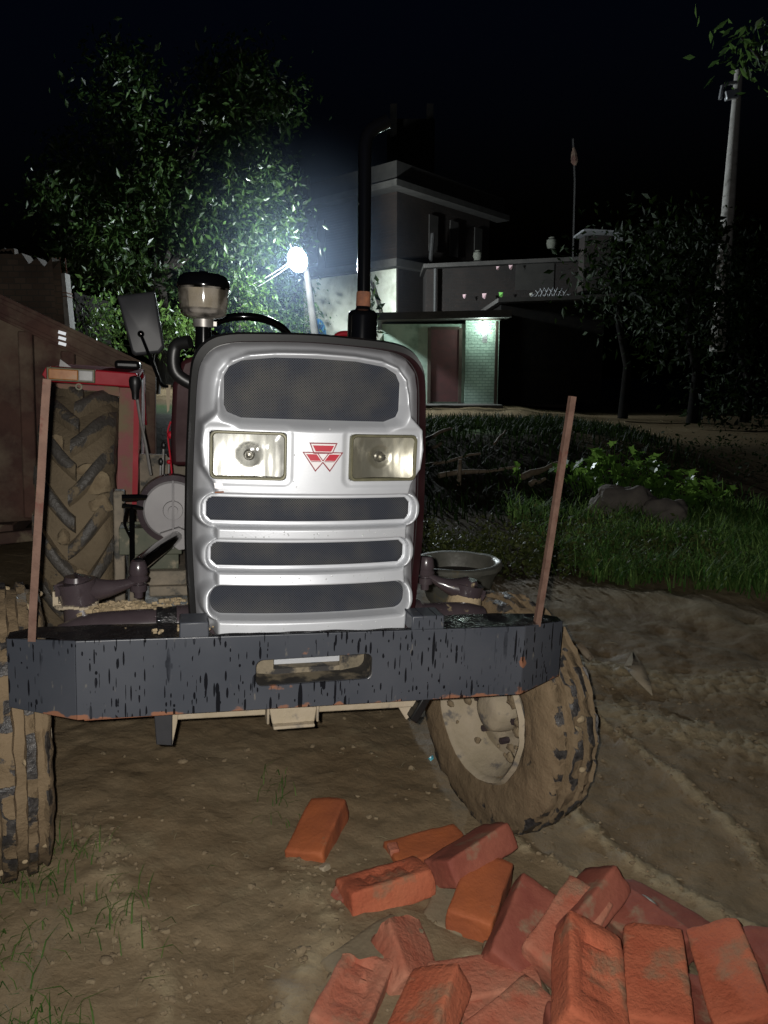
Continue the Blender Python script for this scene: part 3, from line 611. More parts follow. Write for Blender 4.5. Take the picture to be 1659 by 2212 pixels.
# headlights
def headlight(ci, refl, first):
    cx, cz = HLC[ci]; yaw = math.atan(2*.036*cx/.0729); y0 = .064+.036*(cx/.27)**2
    m = Matrix.Translation((cx+XC, y0, cz)) @ Matrix.Rotation(yaw, 4, 'Z')
    rp = rrect(HLX, HLZ, .014)
    def lp(hx, hz, r, y): return [m @ Vector((x, y, z)) for x, z in rrect(hx, hz, r)]
    g = G(); g.strip([lp(HLX, HLZ, .014, .03), lp(HLX, HLZ, .014, .001), lp(HLX-.002, HLZ-.002, .013, -.003), lp(HLX-.005, HLZ-.005, .011, -.003), lp(HLX-.007, HLZ-.007, .010, 0), lp(HLX-.007, HLZ-.007, .010, .012)])
    h = tb(g, 'headlight', 'olive')
    # reflector: shallow bowl with flat top and bottom shelves
    n = 28; hx, hz = HLX-.007, HLZ-.007; g = G(); rows = []
    for j in range(n+1):
        row = []
        for i in range(n+1):
            u = -1+2*i/n; v = -1+2*j/n; r2 = (u*hx)**2+(v*hz)**2; y = .030-r2*(1.9 if first else 3.6)
            y = min(y, .042); rc = math.sqrt(r2); y += (.010*(1-(rc/.026)**2)+.002 if rc < .026 else 0); y += .0010*noise.noise((u*9, v*1.6, 3.3+ci))+.0004*math.sin(u*31)*(abs(u) > .38)
            row.append(m @ Vector((u*hx, y, v*hz)))
        rows.append(row)
    g.strip(rows, close=False); tb(g, 'reflector', refl, h, ang=60)
    g = G(); g.lathe([(.0005, -.012), (.006, -.011), (.009, -.006), (.0095, .012), (.013, .014), (.013, .02)], 20, 0, m @ Matrix.Translation((.0, .014, 0)) @ Matrix.Rotation(R(-90), 4, 'X')); tb(g, 'bulb', 'bulb', h)
    g = G(); rows = []; n = 30
    for j in range(11):
        row = []
        for i in range(n+1):
            u = -1+2*i/n; v = -1+2*j/10; fl = .0007*noise.noise((i*.9, v*2, 1.0))
            row.append(m @ Vector((u*(hx+.001), .002-.007*(1-u*u)*(1-v*v)+fl, v*(hz+.001))))
        rows.append(row)
    g.strip(rows, close=False); tb(g, 'lens', 'lens', h, ang=80)
    return h
headlight(0, 'chrome', True)['label'] = 'bright headlight catching the flash'
headlight(1, 'chromedim', False)['label'] = 'headlight angled off the flash, reflector coloured dimmer'
# emblem of three interlocked inverted triangles
def emb():
    S = .000378; ex, ez = 907, 836; y0 = .0615
    def P(pts, grow=1.0): return [((x-ex)*S*grow+.0115, -(z-ez)*S*grow+.482) for x, z in pts]
    g = G()
    def fn(x, y, z): return (x, y+float(convex(x-XC, z)), z)
    out = [(823, 750), (994, 750), (969, 806), (1031, 806), (951, 925), (907, 872), (863, 925), (782, 806), (846, 806)]
    g.prism(P(out), y0-.0006, y0+.004, fn, 0)
    for k, (mi, pts) in enumerate([
        (1, [(832, 757), (983, 757), (962, 806), (852, 806)]), (1, [(793, 812), (1019, 812), (951, 913), (907, 862), (863, 913)]),
        (2, [(843, 766), (973, 766), (955, 802), (861, 802)]), (2, [(804, 819), (868, 819), (897, 858), (832, 858)]), (2, [(1010, 819), (946, 819), (917, 858), (982, 858)]),
        (0, [(872, 815), (878, 815), (910, 858), (904, 860)]), (0, [(942, 815), (936, 815), (904, 858), (910, 860)]), (0, [(834, 861), (898, 861), (900, 865), (836, 865)]), (0, [(980, 861), (916, 861), (914, 865), (978, 865)])]):
        d = {1: .0012, 2: .0018, 0: .0021}[mi]; g.prism(P(pts), y0-d, y0-.0002, fn, mi)
    tb(g, 'emblem', ['emdark', 'emwhite', 'emred'], smooth=False)
emb()

# ------------------------------------------------------------------ bumper
def bumper():
    sh = lambda x, y, z: (x, y, z-.011*x)
    W, Hh = .514, .0875
    g = G(); bm = bmesh.new()
    outer = [(-W, Hh), (-W, -Hh), (W, -Hh), (W, Hh)]; hole = [(x-.004, z+.001+.022*x) for x, z in rrect(.134, .031, .016, 4)]
    def loop(pts, y): return [bm.verts.new(sh(x, y, z)) for x, z in pts]
    for y in (0, .008):
        a = loop(outer, y); b = loop(hole, y); es = [bm.edges.new((l[i], l[(i+1) % len(l)])) for l in (a, b) for i in range(len(l))]
        bmesh.ops.triangle_fill(bm, use_beauty=True, edges=es)
        if y == 0: a0, b0 = a, b
        else:
            for p, q in ((a0, a), (b0, b)):
                for i in range(len(p)): bm.faces.new((p[i], p[(i+1) % len(p)], q[(i+1) % len(p)], q[i]))
    bm.verts.index_update(); g.add([v.co for v in bm.verts], [[v.index for v in f.verts] for f in bm.faces]); bm.free()
    ext = {}
    for sgn in (-1, 1):   # swept-back end plates
        x0, x1, y1 = sgn*W, sgn*.662, .085
        for (a, b) in (((x0, 0), (x1, y1)),):
            hh = Hh-.004; lo = -.086 if sgn < 0 else -.080
            q = [sh(x0+sgn*.0005, .0012, Hh), sh(x0+sgn*.0005, .0012, -Hh), sh(x1, y1, lo), sh(x1, y1, hh-.014)]
            q2 = [(x, y+.008, z) for x, y, z in q]; g.add(q+q2, [(0, 1, 2, 3), (7, 6, 5, 4), (0, 4, 5, 1), (1, 5, 6, 2), (2, 6, 7, 3), (3, 7, 4, 0)])
    b = tb(g, 'bumper', 'bumper', smooth=False, bevel=.0016)
    # wet top and bottom flanges
    g = G(); prof = [(-.662, .086, .069), (-.60, .05, .084), (-W, .002, Hh+.0015), (W, .002, Hh+.0015), (.60, .05, .082), (.662, .086, .067)]
    back = [(-.662, .12, .074), (-.60, .105, .088), (-W, .085, Hh+.008), (W, .085, Hh+.008), (.60, .105, .086), (.662, .12, .072)]
    N = 160
    def samp(pl):
        o = []
        for k in range(N+1):
            x = pl[0][0]+(pl[-1][0]-pl[0][0])*k/N
            for a, c in zip(pl[:-1], pl[1:]):
                if a[0] <= x <= c[0]+1e-9: t = (x-a[0])/(c[0]-a[0]); o.append((x, a[1]+(c[1]-a[1])*t, a[2]+(c[2]-a[2])*t)); break
        return o
    f, rr0 = samp(prof), samp(back); ss_ = lambda a: sstep(.250, .235, a); lo = []
    for k in range(5):
        t = k/4; r = [(q[0], p[1]+(q[1]-p[1])*(1-.86*ss_(abs(q[0]))), p[2]+(q[2]-p[2])*(1-.9*ss_(abs(q[0])))) for p, q in zip(f, rr0)]; lo.append([sh(p[0], p[1]+(q[1]-p[1])*t, p[2]+(q[2]-p[2])*t+.004*noise.noise((p[0]*14, t*2, 3))*(t > 0)) for p, q in zip(f, r)])
    lo.append([(p[0], p[1], p[2]-.012) for p in lo[-1]]); g.strip(lo, close=False); tb(g, 'top_flange', 'wetblack', b)
    g = G(); g.box((0, .05, -.084), (1.0, .085, .006)); tb(g, 'bottom_flange', 'rust2', b)
    # recess behind the slot
    g = G(); rr = [(x-.004, z+.001+.022*x) for x, z in rrect(.138, .035, .018, 4)]
    g.strip([[sh(x, .0085, z) for x, z in rr], [sh(x, .095, z) for x, z in rr]]); tb(g, 'slot_wall', 'recesswall', b)
    g = G(); g.box((-.112, .090, -.02), (.05, .006, .12), Matrix.Rotation(R(-18), 3, 'Z')); g.box((.104, .090, -.015), (.07, .006, .12), Matrix.Rotation(R(18), 3, 'Z')); g.box((-.004, .094, -.062), (.17, .03, .08)); tb(g, 'slot_recess', 'recess', b)
    g = G(); g.box((-.005, .112, -.020), (.19, .004, .06)); tb(g, 'backing_plate', 'silver', b)
    for (x, w) in ((-.272, .064), (.264, .082)):
        g = G(); g.box((x, .04, .101-.011*x), (w, .074, .038), taper=.96); tb(g, 'mounting_block', 'bumper', b, bevel=.003)
    for (p, q, w) in (((-.604, .035, .085), (-.557, .02, .632), .0076), ((.563, .03, .07), (.6045, .02, .641), .0072)):
        p, q = Vector(p), Vector(q); ax = (q-p).normalized(); xx = Vector((1, 0, 0)); xx = (xx-ax*xx.dot(ax)).normalized(); yy = ax.cross(xx)
        if q.x < 0: lab = 'rusty upright bar at the left bumper end'
        else: lab = 'rusty upright bar at the right bumper end'
        g = G(); lp = [(-w, 0), (w, 0), (w, .004), (-w+.004, .004), (-w+.004, 2*w), (-w, 2*w)]
        rows = []
        for k in range(9):
            t = k/8; rows.append([p+ax*((q-p).length*t)+xx*(a+.0012*noise.noise((t*5, q.x, 2)))+yy*c for a, c in lp])
        g.strip(rows, cap=True); tb(g, 'marker_bar', 'rust', b, smooth=False)
    return b
bumper()
# mud crumbs caked on the axle housing and flange
def crumbs(name, n, cx, cy, cz, sx, sy, sz, s0, s1, m='mud', parent=TR):
    g = G()
    for k in range(n):
        x = random.gauss(0, .4)*sx; x = max(-sx, min(sx, x)); y = random.uniform(-sy, sy); r = random.uniform(s0, s1)
        z = sz*max(0, 1-(x/sx)**2)*random.random()
        rot = Matrix.Rotation(random.random()*6, 3, 'Z') @ Matrix.Rotation(random.random()*3, 3, 'X'); g.box((cx+x, cy+y, cz+z), (r*2, r*1.5, r*1.1), rot)
    return tag(tb(g, name, m, parent, smooth=False), kind='stuff')

# ------------------------------------------------------------------ front axle, steering
g = G(); g.tube(cr([(-.56, .20, .03), (-.50, .20, .052), (-.40, .20, .058), (-.30, .20, .058)], 5), [.040]*15+[.040], 18)
g.tube([(-.31, .20, .058), (.31, .22, .045)], .048, 14); g.tube(cr([(.31, .22, .045), (.44, .25, .035), (.50, .26, .02)], 5), .038, 16); g.box((0, .22, .02), (.2, .12, .14))
ax = tb(g, 'front_axle', 'maroonblack', bevel=0)
g = G(); g.tube([(-.355, .20, .058), (-.29, .20, .058)], .0445, 18); tb(g, 'axle_sleeve', 'wetblack', ax)
o = crumbs('mud_crust', 260, -.43, .245, .080, .10, .022, .022, .002, .0085, parent=ax)
crumbs('mud_crust', 70, -.31, .235, .094, .10, .035, .008, .002, .007, parent=ax); crumbs('mud_crust', 14, -.33, .05, .098, .10, .03, .001, .002, .006, parent=ax)
def spindle(x, y, z, tilt, armto, cup):
    g = G(); top = Vector((x, y, z+.128)); bot = Vector((x-math.copysign(.012, -x)*-2, y, z-.02))
    g.tube([bot, bot.lerp(top, .35), bot.lerp(top, .62), bot.lerp(top, .64), top], [.058, .046, .040, .044, .046], 20); g.tube([top, top+Vector((0, 0, .012))], [.030, .026], 16)
    p = tb(g, 'steering_knuckle', 'maroonblack' if not cup else ['maroonblack'])
    g = G(); a = top+Vector((0, 0, -.018)); e = Vector(armto); d = (e-a).normalized(); sd = d.cross(Vector((0, 0, 1))).normalized(); rows = []
    for k in range(9):
        t = k/8; q = a.lerp(e, t)+Vector((0, 0, -.012*math.sin(t*PI))); w = .036*(1-t)**1.5+.0135; h = .030*(1-t)**1.2+.0095
        rows.append([q+sd*(w*math.cos(2*PI*i/12))+Vector((0, 0, h*math.sin(2*PI*i/12))) for i in range(12)])
    g.strip(rows, cap=True); g.tube([a-d*.05+Vector((0, 0, .0)), a-d*.030], .017, 6); tb(g, 'steering_arm', 'maroonblack', p)
    g = G(); g.lathe([(.0005, .052), (.016, .050), (.021, .040), (.024, .020), (.021, .012), (.026, .006), (.024, -.002), (.014, -.006), (.014, -.010), (.0215, -.011), (.0215, -.028), (.012, -.029), (.0115, -.046), (.0005, -.048)], 14, 0, Matrix.Translation(e)); tb(g, 'ball_joint', 'maroonblack', p)
    if cup:
        g = G(); g.tube([bot+Vector((0, 0, .012)), bot.lerp(top, .30), bot.lerp(top, .62), bot.lerp(top, .80)], [.064, .054, .050, .045], 18); tb(g, 'mud_coat', 'mud', p)
    else:
        g = G()
        for k in range(16):
            a_ = R(150+k*14); rr = .0425; g.box((x+rr*math.cos(a_), y+rr*math.sin(a_), z+.072+.003*math.sin(k)), (.017, .012, .006), Matrix.Rotation(a_, 3, 'Z'))
        g.box((x-.046, y-.006, z+.088), (.012, .016, .036)); tb(g, 'mud_seam', 'mudpale', p, smooth=False)
    return p
spindle(-.545, .30, .018, 0, (-.402, .34, .135), False)
spindle(.494, .34, -.028, 0, (.372, .36, .128), True)
g = G(); g.tube([(-.402, .345, .172), (-.36, .55, .165), (-.29, .98, .13)], [.020, .021, .019], 12); tb(g, 'drag_link', 'glossblack')
g = G(); g.tube([(-.445, .90, .235), (-.446, .90, .02)], .0085, 8); g.tube([(-.475, .9, .26), (-.39, .9, .262)], .011, 8); g.tube([(-.475, .9, .235), (-.40, .9, .225)], .008, 8); g.tube(cr([(-.455, .9, .24), (-.468, .9, .18), (-.45, .9, .13)]), .005, 6); tb(g, 'pedal_linkage', 'glossblack')
g = G(); mt = Matrix.Translation((-.318, .9, .222)) @ Matrix.Rotation(R(90), 4, 'X')
g.lathe([(.0005, .03), (.015, .03), (.016, .022), (.03, .022), (.032, .014), (.088, .012), (.094, .004), (.094, -.02)], 40, 0, mt); fl = tb(g, 'pulley_housing', 'greybox', ang=30)
g = G(); g.lathe([(.094, .006), (.112, .0), (.115, -.03), (.094, -.03)], 40, 0, mt); tb(g, 'housing_rim', 'maroonblack', fl)
g = G(); g.prism([(-.36, .15), (-.30, .17), (-.26, .15), (-.27, .10), (-.30, .095), (-.325, .115)], .86, .885); g.tube([(-.318, .865, .10), (-.318, .875, .32)], .004, 6); tb(g, 'housing_bracket', 'greybox', fl, bevel=.003)
g = G(); g.box((-.39, 1.02, .105), (.20, .12, .09)); g.box((-.38, 1.02, .035), (.16, .12, .05)); g.tube(cr([(-.46, .96, .13), (-.46, .95, .165), (-.40, .95, .168), (-.38, .95, .16)]), .006, 6); tb(g, 'battery_box', 'enginegreen', bevel=.008)
g = G(); g.box((-.36, .98, -.015), (.17, .10, .05)); g.box((-.33, .97, -.06), (.13, .08, .035)); g.box((-.5, 1.15, -.1), (.035, .06, .7)); tb(g, 'foot_plate_bracket', 'engine', bevel=.006)
# under-bumper cross member
g = G(); g.box((-.03, .15, -.142), (.64, .05, .034), Matrix.Rotation(R(1.0), 3, 'Y')); cm = tb(g, 'cross_member', 'mudpale', bevel=.004)
g = G(); g.prism([(-.095, -.125), (.02, -.130), (.015, -.168), (.005, -.176), (-.075, -.174), (-.088, -.165)], .09, .10); g.box((-.037, .085, -.168), (.10, .03, .008)); g.box((-.098, .11, -.142), (.006, .05, .045)); g.box((.022, .11, -.144), (.006, .05, .045)); tb(g, 'step_plate', 'mudpale', cm, bevel=.003)
g = G(); g.prism([(-.362, -.085), (-.318, -.085), (-.320, -.205), (-.355, -.200)], .10, .115); tb(g, 'hanger_plate', 'mirrorback', cm, bevel=.002)
g = G(); g.prism([(-.318, -.085), (-.300, -.085), (-.308, -.150), (-.3195, -.208)], .10, .125); tb(g, 'gusset', 'mudpale', cm, bevel=.002); g = G(); g.prism([(.215, -.125), (.29, -.085), (.275, -.19), (.262, -.20)], .13, .14); tb(g, 'gusset', 'mudpale', cm, bevel=.002)
g = G(); g.prism([(.282, -.20), (.262, -.185), (.31, -.10), (.335, -.10)], .10, .16); tb(g, 'tow_hook', 'rubber', cm, bevel=.004)

# ------------------------------------------------------------------ wheels
def lathe_x(prof, n, jit=0, freq=9, seed=0, lumps=None):
    """prof: (x, r, wear). axis = x"""
    vs = []; fs = []; wear = []; P = []
    for a, b in zip(prof[:-1], prof[1:]):
        k = max(1, int(math.hypot(b[0]-a[0], b[1]-a[1])/.011))
        for i in range(k): t = i/k; P.append(tuple(a[j]+(b[j]-a[j])*t for j in range(3)))
    P.append(prof[-1])
    for (x, r, w) in P:
        for k in range(n):
            a = 2*PI*k/n; rr = r; xx = x
            p = Vector((x, r*math.cos(a), r*math.sin(a)))
            if jit:
                nz = noise.fractal((p.x*freq+seed, p.y*freq, p.z*freq), .9, 2.1, 4); rr += jit*nz; xx += jit*.7*noise.noise((p.x*freq*2, p.y*freq*2+seed, p.z*freq*2))
                if lumps: ww = w*(.5+.5*math.copysign(1, noise.noise((x*6+seed, math.cos(a)*5, math.sin(a)*5))+.25))
                else: ww = w
                if lumps and w >= .9:
                    bk = 1 if math.sin(a*17+(0 if abs(x) < .02 else 1.9 if x > 0 else 4.0)+.5*nz) > -.55 else 0; rr -= .009*(1-bk); ww *= bk; ww -= .5*(1-bk)
            else: ww = w
            vs.append((xx, rr*math.cos(a), rr*math.sin(a))); wear.append(ww)
    m = len(P)
    for i in range(m-1):
        for k in range(n):
            a = i*n+k; b = i*n+(k+1) % n; fs.append((a, b, b+n, a+n))
    return vs, fs, wear
def front_wheel(c, steer, side, seed):
    t = tag(empty('front_wheel', Vector(c)+Vector(OFF), None, None, rot=(0, 0, steer)))
    t.parent = TR; RR = .378
    pr = [(-.082, .205, 0), (-.100, .235, 0), (-.110, .28, .1), (-.106, .325, .2), (-.097, .350, .5), (-.093, .369, 1), (-.064, .374, 1), (-.060, .357, -.4), (-.036, .357, -.5), (-.032, .379, 1), (.004, .3795, .9), (.008, .360, -.5), (.034, .358, -.4), (.038, .377, 1), (.062, .374, 1), (.066, .355, -.4), (.082, .352, -.2), (.093, .366, .9), (.104, .345, .4), (.110, .31, .1), (.108, .27, 0), (.098, .235, 0), (.082, .205, 0)]
    pr = [(x*.80, r, w) for x, r, w in pr]; vs, fs, we = lathe_x(pr, 150, .008, 13, seed, True)
    g = G(); g.add(vs, fs); o = g.build('tyre', M['tyre'], t, ang=60)
    at_ = o.data.attributes.new('wear', 'FLOAT', 'POINT'); at_.data.foreach_set('value', we)
    s = side
    pr = [(s*.078, .222, 0), (s*.092, .214, 0), (s*.084, .203, 0), (s*.060, .198, 0), (s*.045, .188, 0), (s*.02, .178, 0), (s*-.012, .150, 0), (s*-.02, .10, 0), (s*-.018, .075, 0), (s*.02, .07, 0), (s*.05, .06, 0), (s*.06, .04, 0), (s*.062, .001, 0)]
    vs, fs, we = lathe_x(pr, 64, .006, 9, seed+4); g = G(); g.add(vs, fs); rim = g.build('rim', M['mudpale'], t, ang=60)
    g = G(); rr2 = random.Random(seed+1)
    for k in range(34):
        a = rr2.random()*2*PI; q = rr2.uniform(.006, .022); rad = rr2.uniform(.10, .198); n0 = len(g.v); g.sph((s*(.072-(.198-rad)*.55), rad*math.cos(a), rad*math.sin(a)), q, 8, 6, 0, (.6, 1.2, 1))
        for i in range(n0, len(g.v)): v = Vector(g.v[i]); w_ = noise.noise_vector(v*70)*q*.5; g.v[i] = tuple(v+w_)
    g.build('rim_mud', M['clod'], rim, ang=60)['kind'] = 'stuff'
    g = G()
    for k in range(6): a = 2*PI*k/6; g.tube([(s*.0, .1*math.cos(a), .1*math.sin(a)), (s*.03, .1*math.cos(a), .1*math.sin(a))], .011, 6)
    g.build('wheel_bolts', M['maroonblack'], rim)['kind'] = 'stuff'
    s = -s; pr = [(s*.078, .222, 0), (s*.09, .214, 0), (s*.08, .200, 0), (s*.02, .185, 0), (s*-.0, .10, 0), (s*.03, .06, 0), (s*.03, .001, 0)]
    vs, fs, we = lathe_x(pr, 40, .003, 9, seed+6); g = G(); g.add(vs, fs); g.build('rim_face', M['mudpale'], rim, ang=60)
    g = G(); rnd = random.Random(seed)
    for k in range(26):
        a = rnd.random()*2*PI; x = rnd.uniform(-.085, .085); r = .366-.03*(abs(x)/.1)**2; q = rnd.uniform(.008, .022)
        g.sph((x, r*math.cos(a), r*math.sin(a)), q*.8, 8, 6, 0, (1, .7, .7))
    g.build('mud_lump', M['mud'], t, ang=60)['kind'] = 'stuff'
    return t
front_wheel((-.738, .445, -.280), R(12), 1, 3)
front_wheel((.705, .516, -.367), R(13), -1, 11)
# rear wheel with chevron lugs
def rear_wheel(x, side):
    c = Vector((x, 2.0, -.02)); t = empty('rear_wheel', c+Vector(OFF), None, None); t.parent = TR
    pr = [(-.10, .36, 0), (-.13, .42, 0), (-.145, .50, 0), (-.14, .555, 0), (-.115, .585, 0), (-.06, .598, 0), (0, .602, 0), (.06, .598, 0), (.115, .585, 0), (.14, .555, 0), (.145, .50, 0), (.13, .42, 0), (.10, .36, 0)]
    vs, fs, we = lathe_x(pr, 120, .010, 8, side*5); we = [0]*len(vs); g = G(); g.add(vs, fs)
    nl = 19; 
    for s in (-1, 1):
        for k in range(nl):
            a0 = 2*PI*(k+(.5 if s > 0 else 0))/nl; rows = []
            for j in range(9):
                u = j/8; xx = s*(-.012+.155*u); a = a0-.34*u**1.25   # lugs sweep back toward the shoulders
                r0 = .603-.055*max(0, (abs(xx)-.05)/.09)**2; hgt_ = .046; w = .026+.014*u
                rad = Vector((0, math.cos(a), math.sin(a))); tan = Vector((0, -math.sin(a), math.cos(a))); p = Vector((xx, 0, 0))
                jt = .004*noise.noise((xx*30, a*20, s*3))
                rows.append([p+rad*(r0-.02)-tan*(w*1.35), p+rad*(r0+hgt_-.006+jt)-tan*w, p+rad*(r0+hgt_+jt)-tan*(w*.6), p+rad*(r0+hgt_+jt)+tan*(w*.6), p+rad*(r0+hgt_-.006+jt)+tan*w, p+rad*(r0-.02)+tan*(w*1.35)])
            n0 = len(g.v); g.strip(rows, close=False); g.add(rows[0], [tuple(range(6))]); g.add(rows[-1], [tuple(range(6))])
            we += ([-.2, 1, 1.1, 1.1, 1, -.2]*9)+[.9]*12
    o = g.build('tyre', M['tyrerear'], t, ang=50); at_ = o.data.attributes.new('wear', 'FLOAT', 'POINT'); at_.data.foreach_set('value', we[:len(o.data.vertices)])
    for s in (-1, 1):
        pr = [(s*.10, .375, 0), (s*.118, .36, 0), (s*.10, .34, 0), (s*.03, .32, 0), (s*.0, .2, 0), (s*.03, .12, 0), (s*.05, .001, 0)]
        vs, fs, we2 = lathe_x(pr, 48); g = G(); g.add(vs, fs); g.build('rim', M['redmud'], t, ang=50)
    return t
rw = rear_wheel(-.685, 1)
g = G(); rm = random.Random(2)
for (dx, a_, sx, sz) in ((.085, 155, .055, .05), (.10, 163, .04, .035), (.05, 150, .035, .03), (-.03, 175, .03, .03), (.02, 190, .04, .03), (-.07, 140, .03, .04)):
    a_ = R(a_); n0 = len(g.v); g.sph((dx, .605*math.cos(a_), .605*math.sin(a_)), 1, 14, 8, 0, (sx, .022, sz))
    for i in range(n0, len(g.v)): v = Vector(g.v[i]); q = noise.noise_vector(v*28)*.016; g.v[i] = tuple(v+q)
g.build('mud_cake', M['clod'], rw)['kind'] = 'stuff'
rear_wheel(.54, 2)

# ------------------------------------------------------------------ fenders
def fender(s, full):
    X0, X1 = (-.826, -.456) if s < 0 else (.44, .77)
    zb = lambda x: .604-.011*(x-X0)/(X1-X0)*1.2
    g = G()  # front header with canted outer end
    xo, xi = (X0, X1) if s < 0 else (X1, X0)
    g.prism([(X0+.022, .605), (X1, .594), (X1+.004, .62), (X1-.01, .655), (X0+.03, .668), (X0+.018, .64)], 1.75, 1.80)
    fd = tb(g, 'fender', 'red', bevel=.006)
    g = G(); g.prism([(X0-.002, .632), (X0+.020, .606), (X0+.020, .642), (X0+.028, .668), (X0+.012, .662)], 1.744, 1.83); tb(g, 'fender_end_cap', 'red', fd, bevel=.003)
    # top sheet curving back over the tyre, and its inner side plate
    g = G(); rows = []
    for k in range(9):
        a = R(8+k*16); y = 1.80+(1-math.cos(a))*.5; z = .655+.03*math.sin(a) if k < 5 else .685-(k-4)*.07
        y = 1.80+k*.11; rows.append([(X0+.02, y, z), (X1, y, z-.008), (X1, y, z-.02), (X0+.02, y, z-.012)])
    g.strip(rows); tb(g, 'fender_top', 'red', fd)
    xi = X1 if s < 0 else X0; q = -1 if s < 0 else 1
    g = G()
    outl = [(xi, .60), (xi-q*.0, .40), (xi-q*-.008, .20), (xi-q*-.02, .10)]
    # front flange strip of inner plate (muddy) and red outer edge
    def strip(xa, xb, za, zb_, y, m, nm):
        g = G(); g.add([(xa[0], y, za), (xb[0], y, za), (xb[1], y, zb_), (xa[1], y, zb_), (xa[0], y+.006, za), (xb[0], y+.006, za), (xb[1], y+.006, zb_), (xa[1], y+.006, zb_)], [(0, 1, 2, 3), (4, 7, 6, 5), (0, 4, 5, 1), (1, 5, 6, 2), (2, 6, 7, 3), (3, 7, 4, 0)]); return tb(g, nm, m, fd, smooth=False)
    if full:
        strip((xi-.078, xi-.095), (xi-.020, xi-.034), .592, .10, 1.772, 'redmud', 'inner_flange')
        strip((xi-.0195, xi-.0335), (xi+.002, xi-.012), .596, .10, 1.764, 'red', 'flange_edge')
        g = G(); g.prism([(X0+.03, .60), (xi-.08, .594), (xi-.08, .555), (X0+.2, .575), (X0+.06, .58)], 1.776, 1.786); tb(g, 'header_skirt', 'redmud', fd)
        g = G(); g.add([(xi, 1.78, .60), (xi-.012, 1.78, .1), (xi-.012, 2.5, .1), (xi, 2.5, .65)], [(0, 1, 2, 3)]); o = tb(g, 'inner_plate', 'redmud', fd); md = o.modifiers.new('t', 'SOLIDIFY'); md.thickness = .003
        g = G(); g.box((-.718, 1.742, .636), (.185, .014, .056), Matrix.Rotation(R(1.2), 3, 'Y')); il = tb(g, 'indicator_lamp', 'olive', fd, bevel=.004)
        g = G(); g.box((-.746, 1.733, .6367), (.112, .012, .043), Matrix.Rotation(R(1.2), 3, 'Y')); tb(g, 'amber_lens', 'amber', il, bevel=.004)
        g = G(); g.box((-.661, 1.733, .635), (.056, .012, .043), Matrix.Rotation(R(1.2), 3, 'Y')); tb(g, 'clear_lens', 'clearlens', il, bevel=.004)
        g = G(); g.lathe([(.008, -.003), (.014, -.003), (.014, .003), (.008, .003), (.008, -.003)], 16, 0, Matrix.Translation((-.69, 1.75, .590)) @ Matrix.Rotation(R(90), 4, 'X')); tb(g, 'eyelet', 'olive', fd)
        g = G(); g.prism([(-.79, .665), (-.735, .663), (-.785, .70)], 1.95, 1.955); tb(g, 'reflector_tab', 'clearlens', fd, smooth=False)
    return fd
fender(-1, True)['label'] = 'red fender above the muddy rear tyre'
g = G(); g.box((-.52, 2.15, .69), (.11, .16, .04)); tb(g, 'toolbox', 'rubber', bevel=.015)
fender(1, False)

# ------------------------------------------------------------------ air cleaner, exhaust, mirror, levers, steering wheel
g = G(); ac = Matrix.Translation((-.238, .5, 0))
g.lathe([(.021, .60), (.021, .800)], 20, 0, ac); apipe = tb(g, 'air_intake', 'glossblack')
g = G(); g.lathe([(.022, .780), (.0265, .780), (.0265, .800), (.022, .800)], 24, 0, ac); g.box((-.238+.029, .5, .79), (.01, .012, .012)); tb(g, 'clamp', 'steel', apipe)
g = G(); g.lathe([(.024, .800), (.050, .806), (.058, .812), (.060, .818), (.063, .84), (.0655, .866), (.0665, .884)], 40, 0, ac); tb(g, 'bowl', 'bowl', apipe)
g = G(); g.lathe([(.018, .804), (.053, .814), (.056, .822), (.050, .826), (.020, .830), (.0185, .835), (.018, .88)], 36, 0, ac); tb(g, 'bowl_base', 'greybox', apipe)
g = G(); g.lathe([(.030, .826), (.0545, .828), (.0595, .868), (.0600, .876), (.03, .878)], 36, 0, ac); tb(g, 'dust_fill', 'dust', apipe)
g = G(); g.lathe([(.068, .880), (.0692, .884), (.068, .890), (.066, .900), (.060, .910), (.050, .915), (.012, .918), (.011, .923), (.0005, .923)], 40, 0, ac); tb(g, 'cap', 'glossblack', apipe, ang=50)
g = G(); g.tube(cr([(-.25, .62, .62), (-.31, .62, .66), (-.31, .62, .73), (-.27, .60, .745)]), .018, 12); tb(g, 'intake_hose', 'rubber', apipe)
em = Matrix.Translation((.160, .35, 0))
g = G(); g.lathe([(.0385, .60), (.0385, .822), (.0375, .830), (.031, .836), (.022, .838), (.0185, .842), (.018, .852)], 32, 0, em); mu = tb(g, 'exhaust', 'glossblack', ang=50)
g = G(); g.lathe([(.0180, .846), (.0188, .850), (.0186, .880), (.0178, .884)], 28, 0, em); tb(g, 'rust_collar', 'rust2', mu)
g = G(); pth = [(.160, .35, .88), (.157, .35, 1.0), (.152, .35, 1.15), (.149, .35, 1.235)]+[tuple(v) for v in cr([(.149, .35, 1.235), (.155, .35, 1.262), (.172, .35, 1.283), (.205, .35, 1.303)], 5)[1:]]
g.tube(pth, [.0168]*len(pth), 24, cap=False); tb(g, 'tailpipe', 'glossblack', mu, ang=60)
g = G(); mq = [(-.503, 1.2, .912), (-.377, 1.2, .936), (-.345, 1.2, .745), (-.36, 1.2, .725), (-.445, 1.2, .712), (-.455, 1.2, .72)]
f0 = [Vector(p) for p in mq]; cc = sum(f0, Vector())/len(f0)
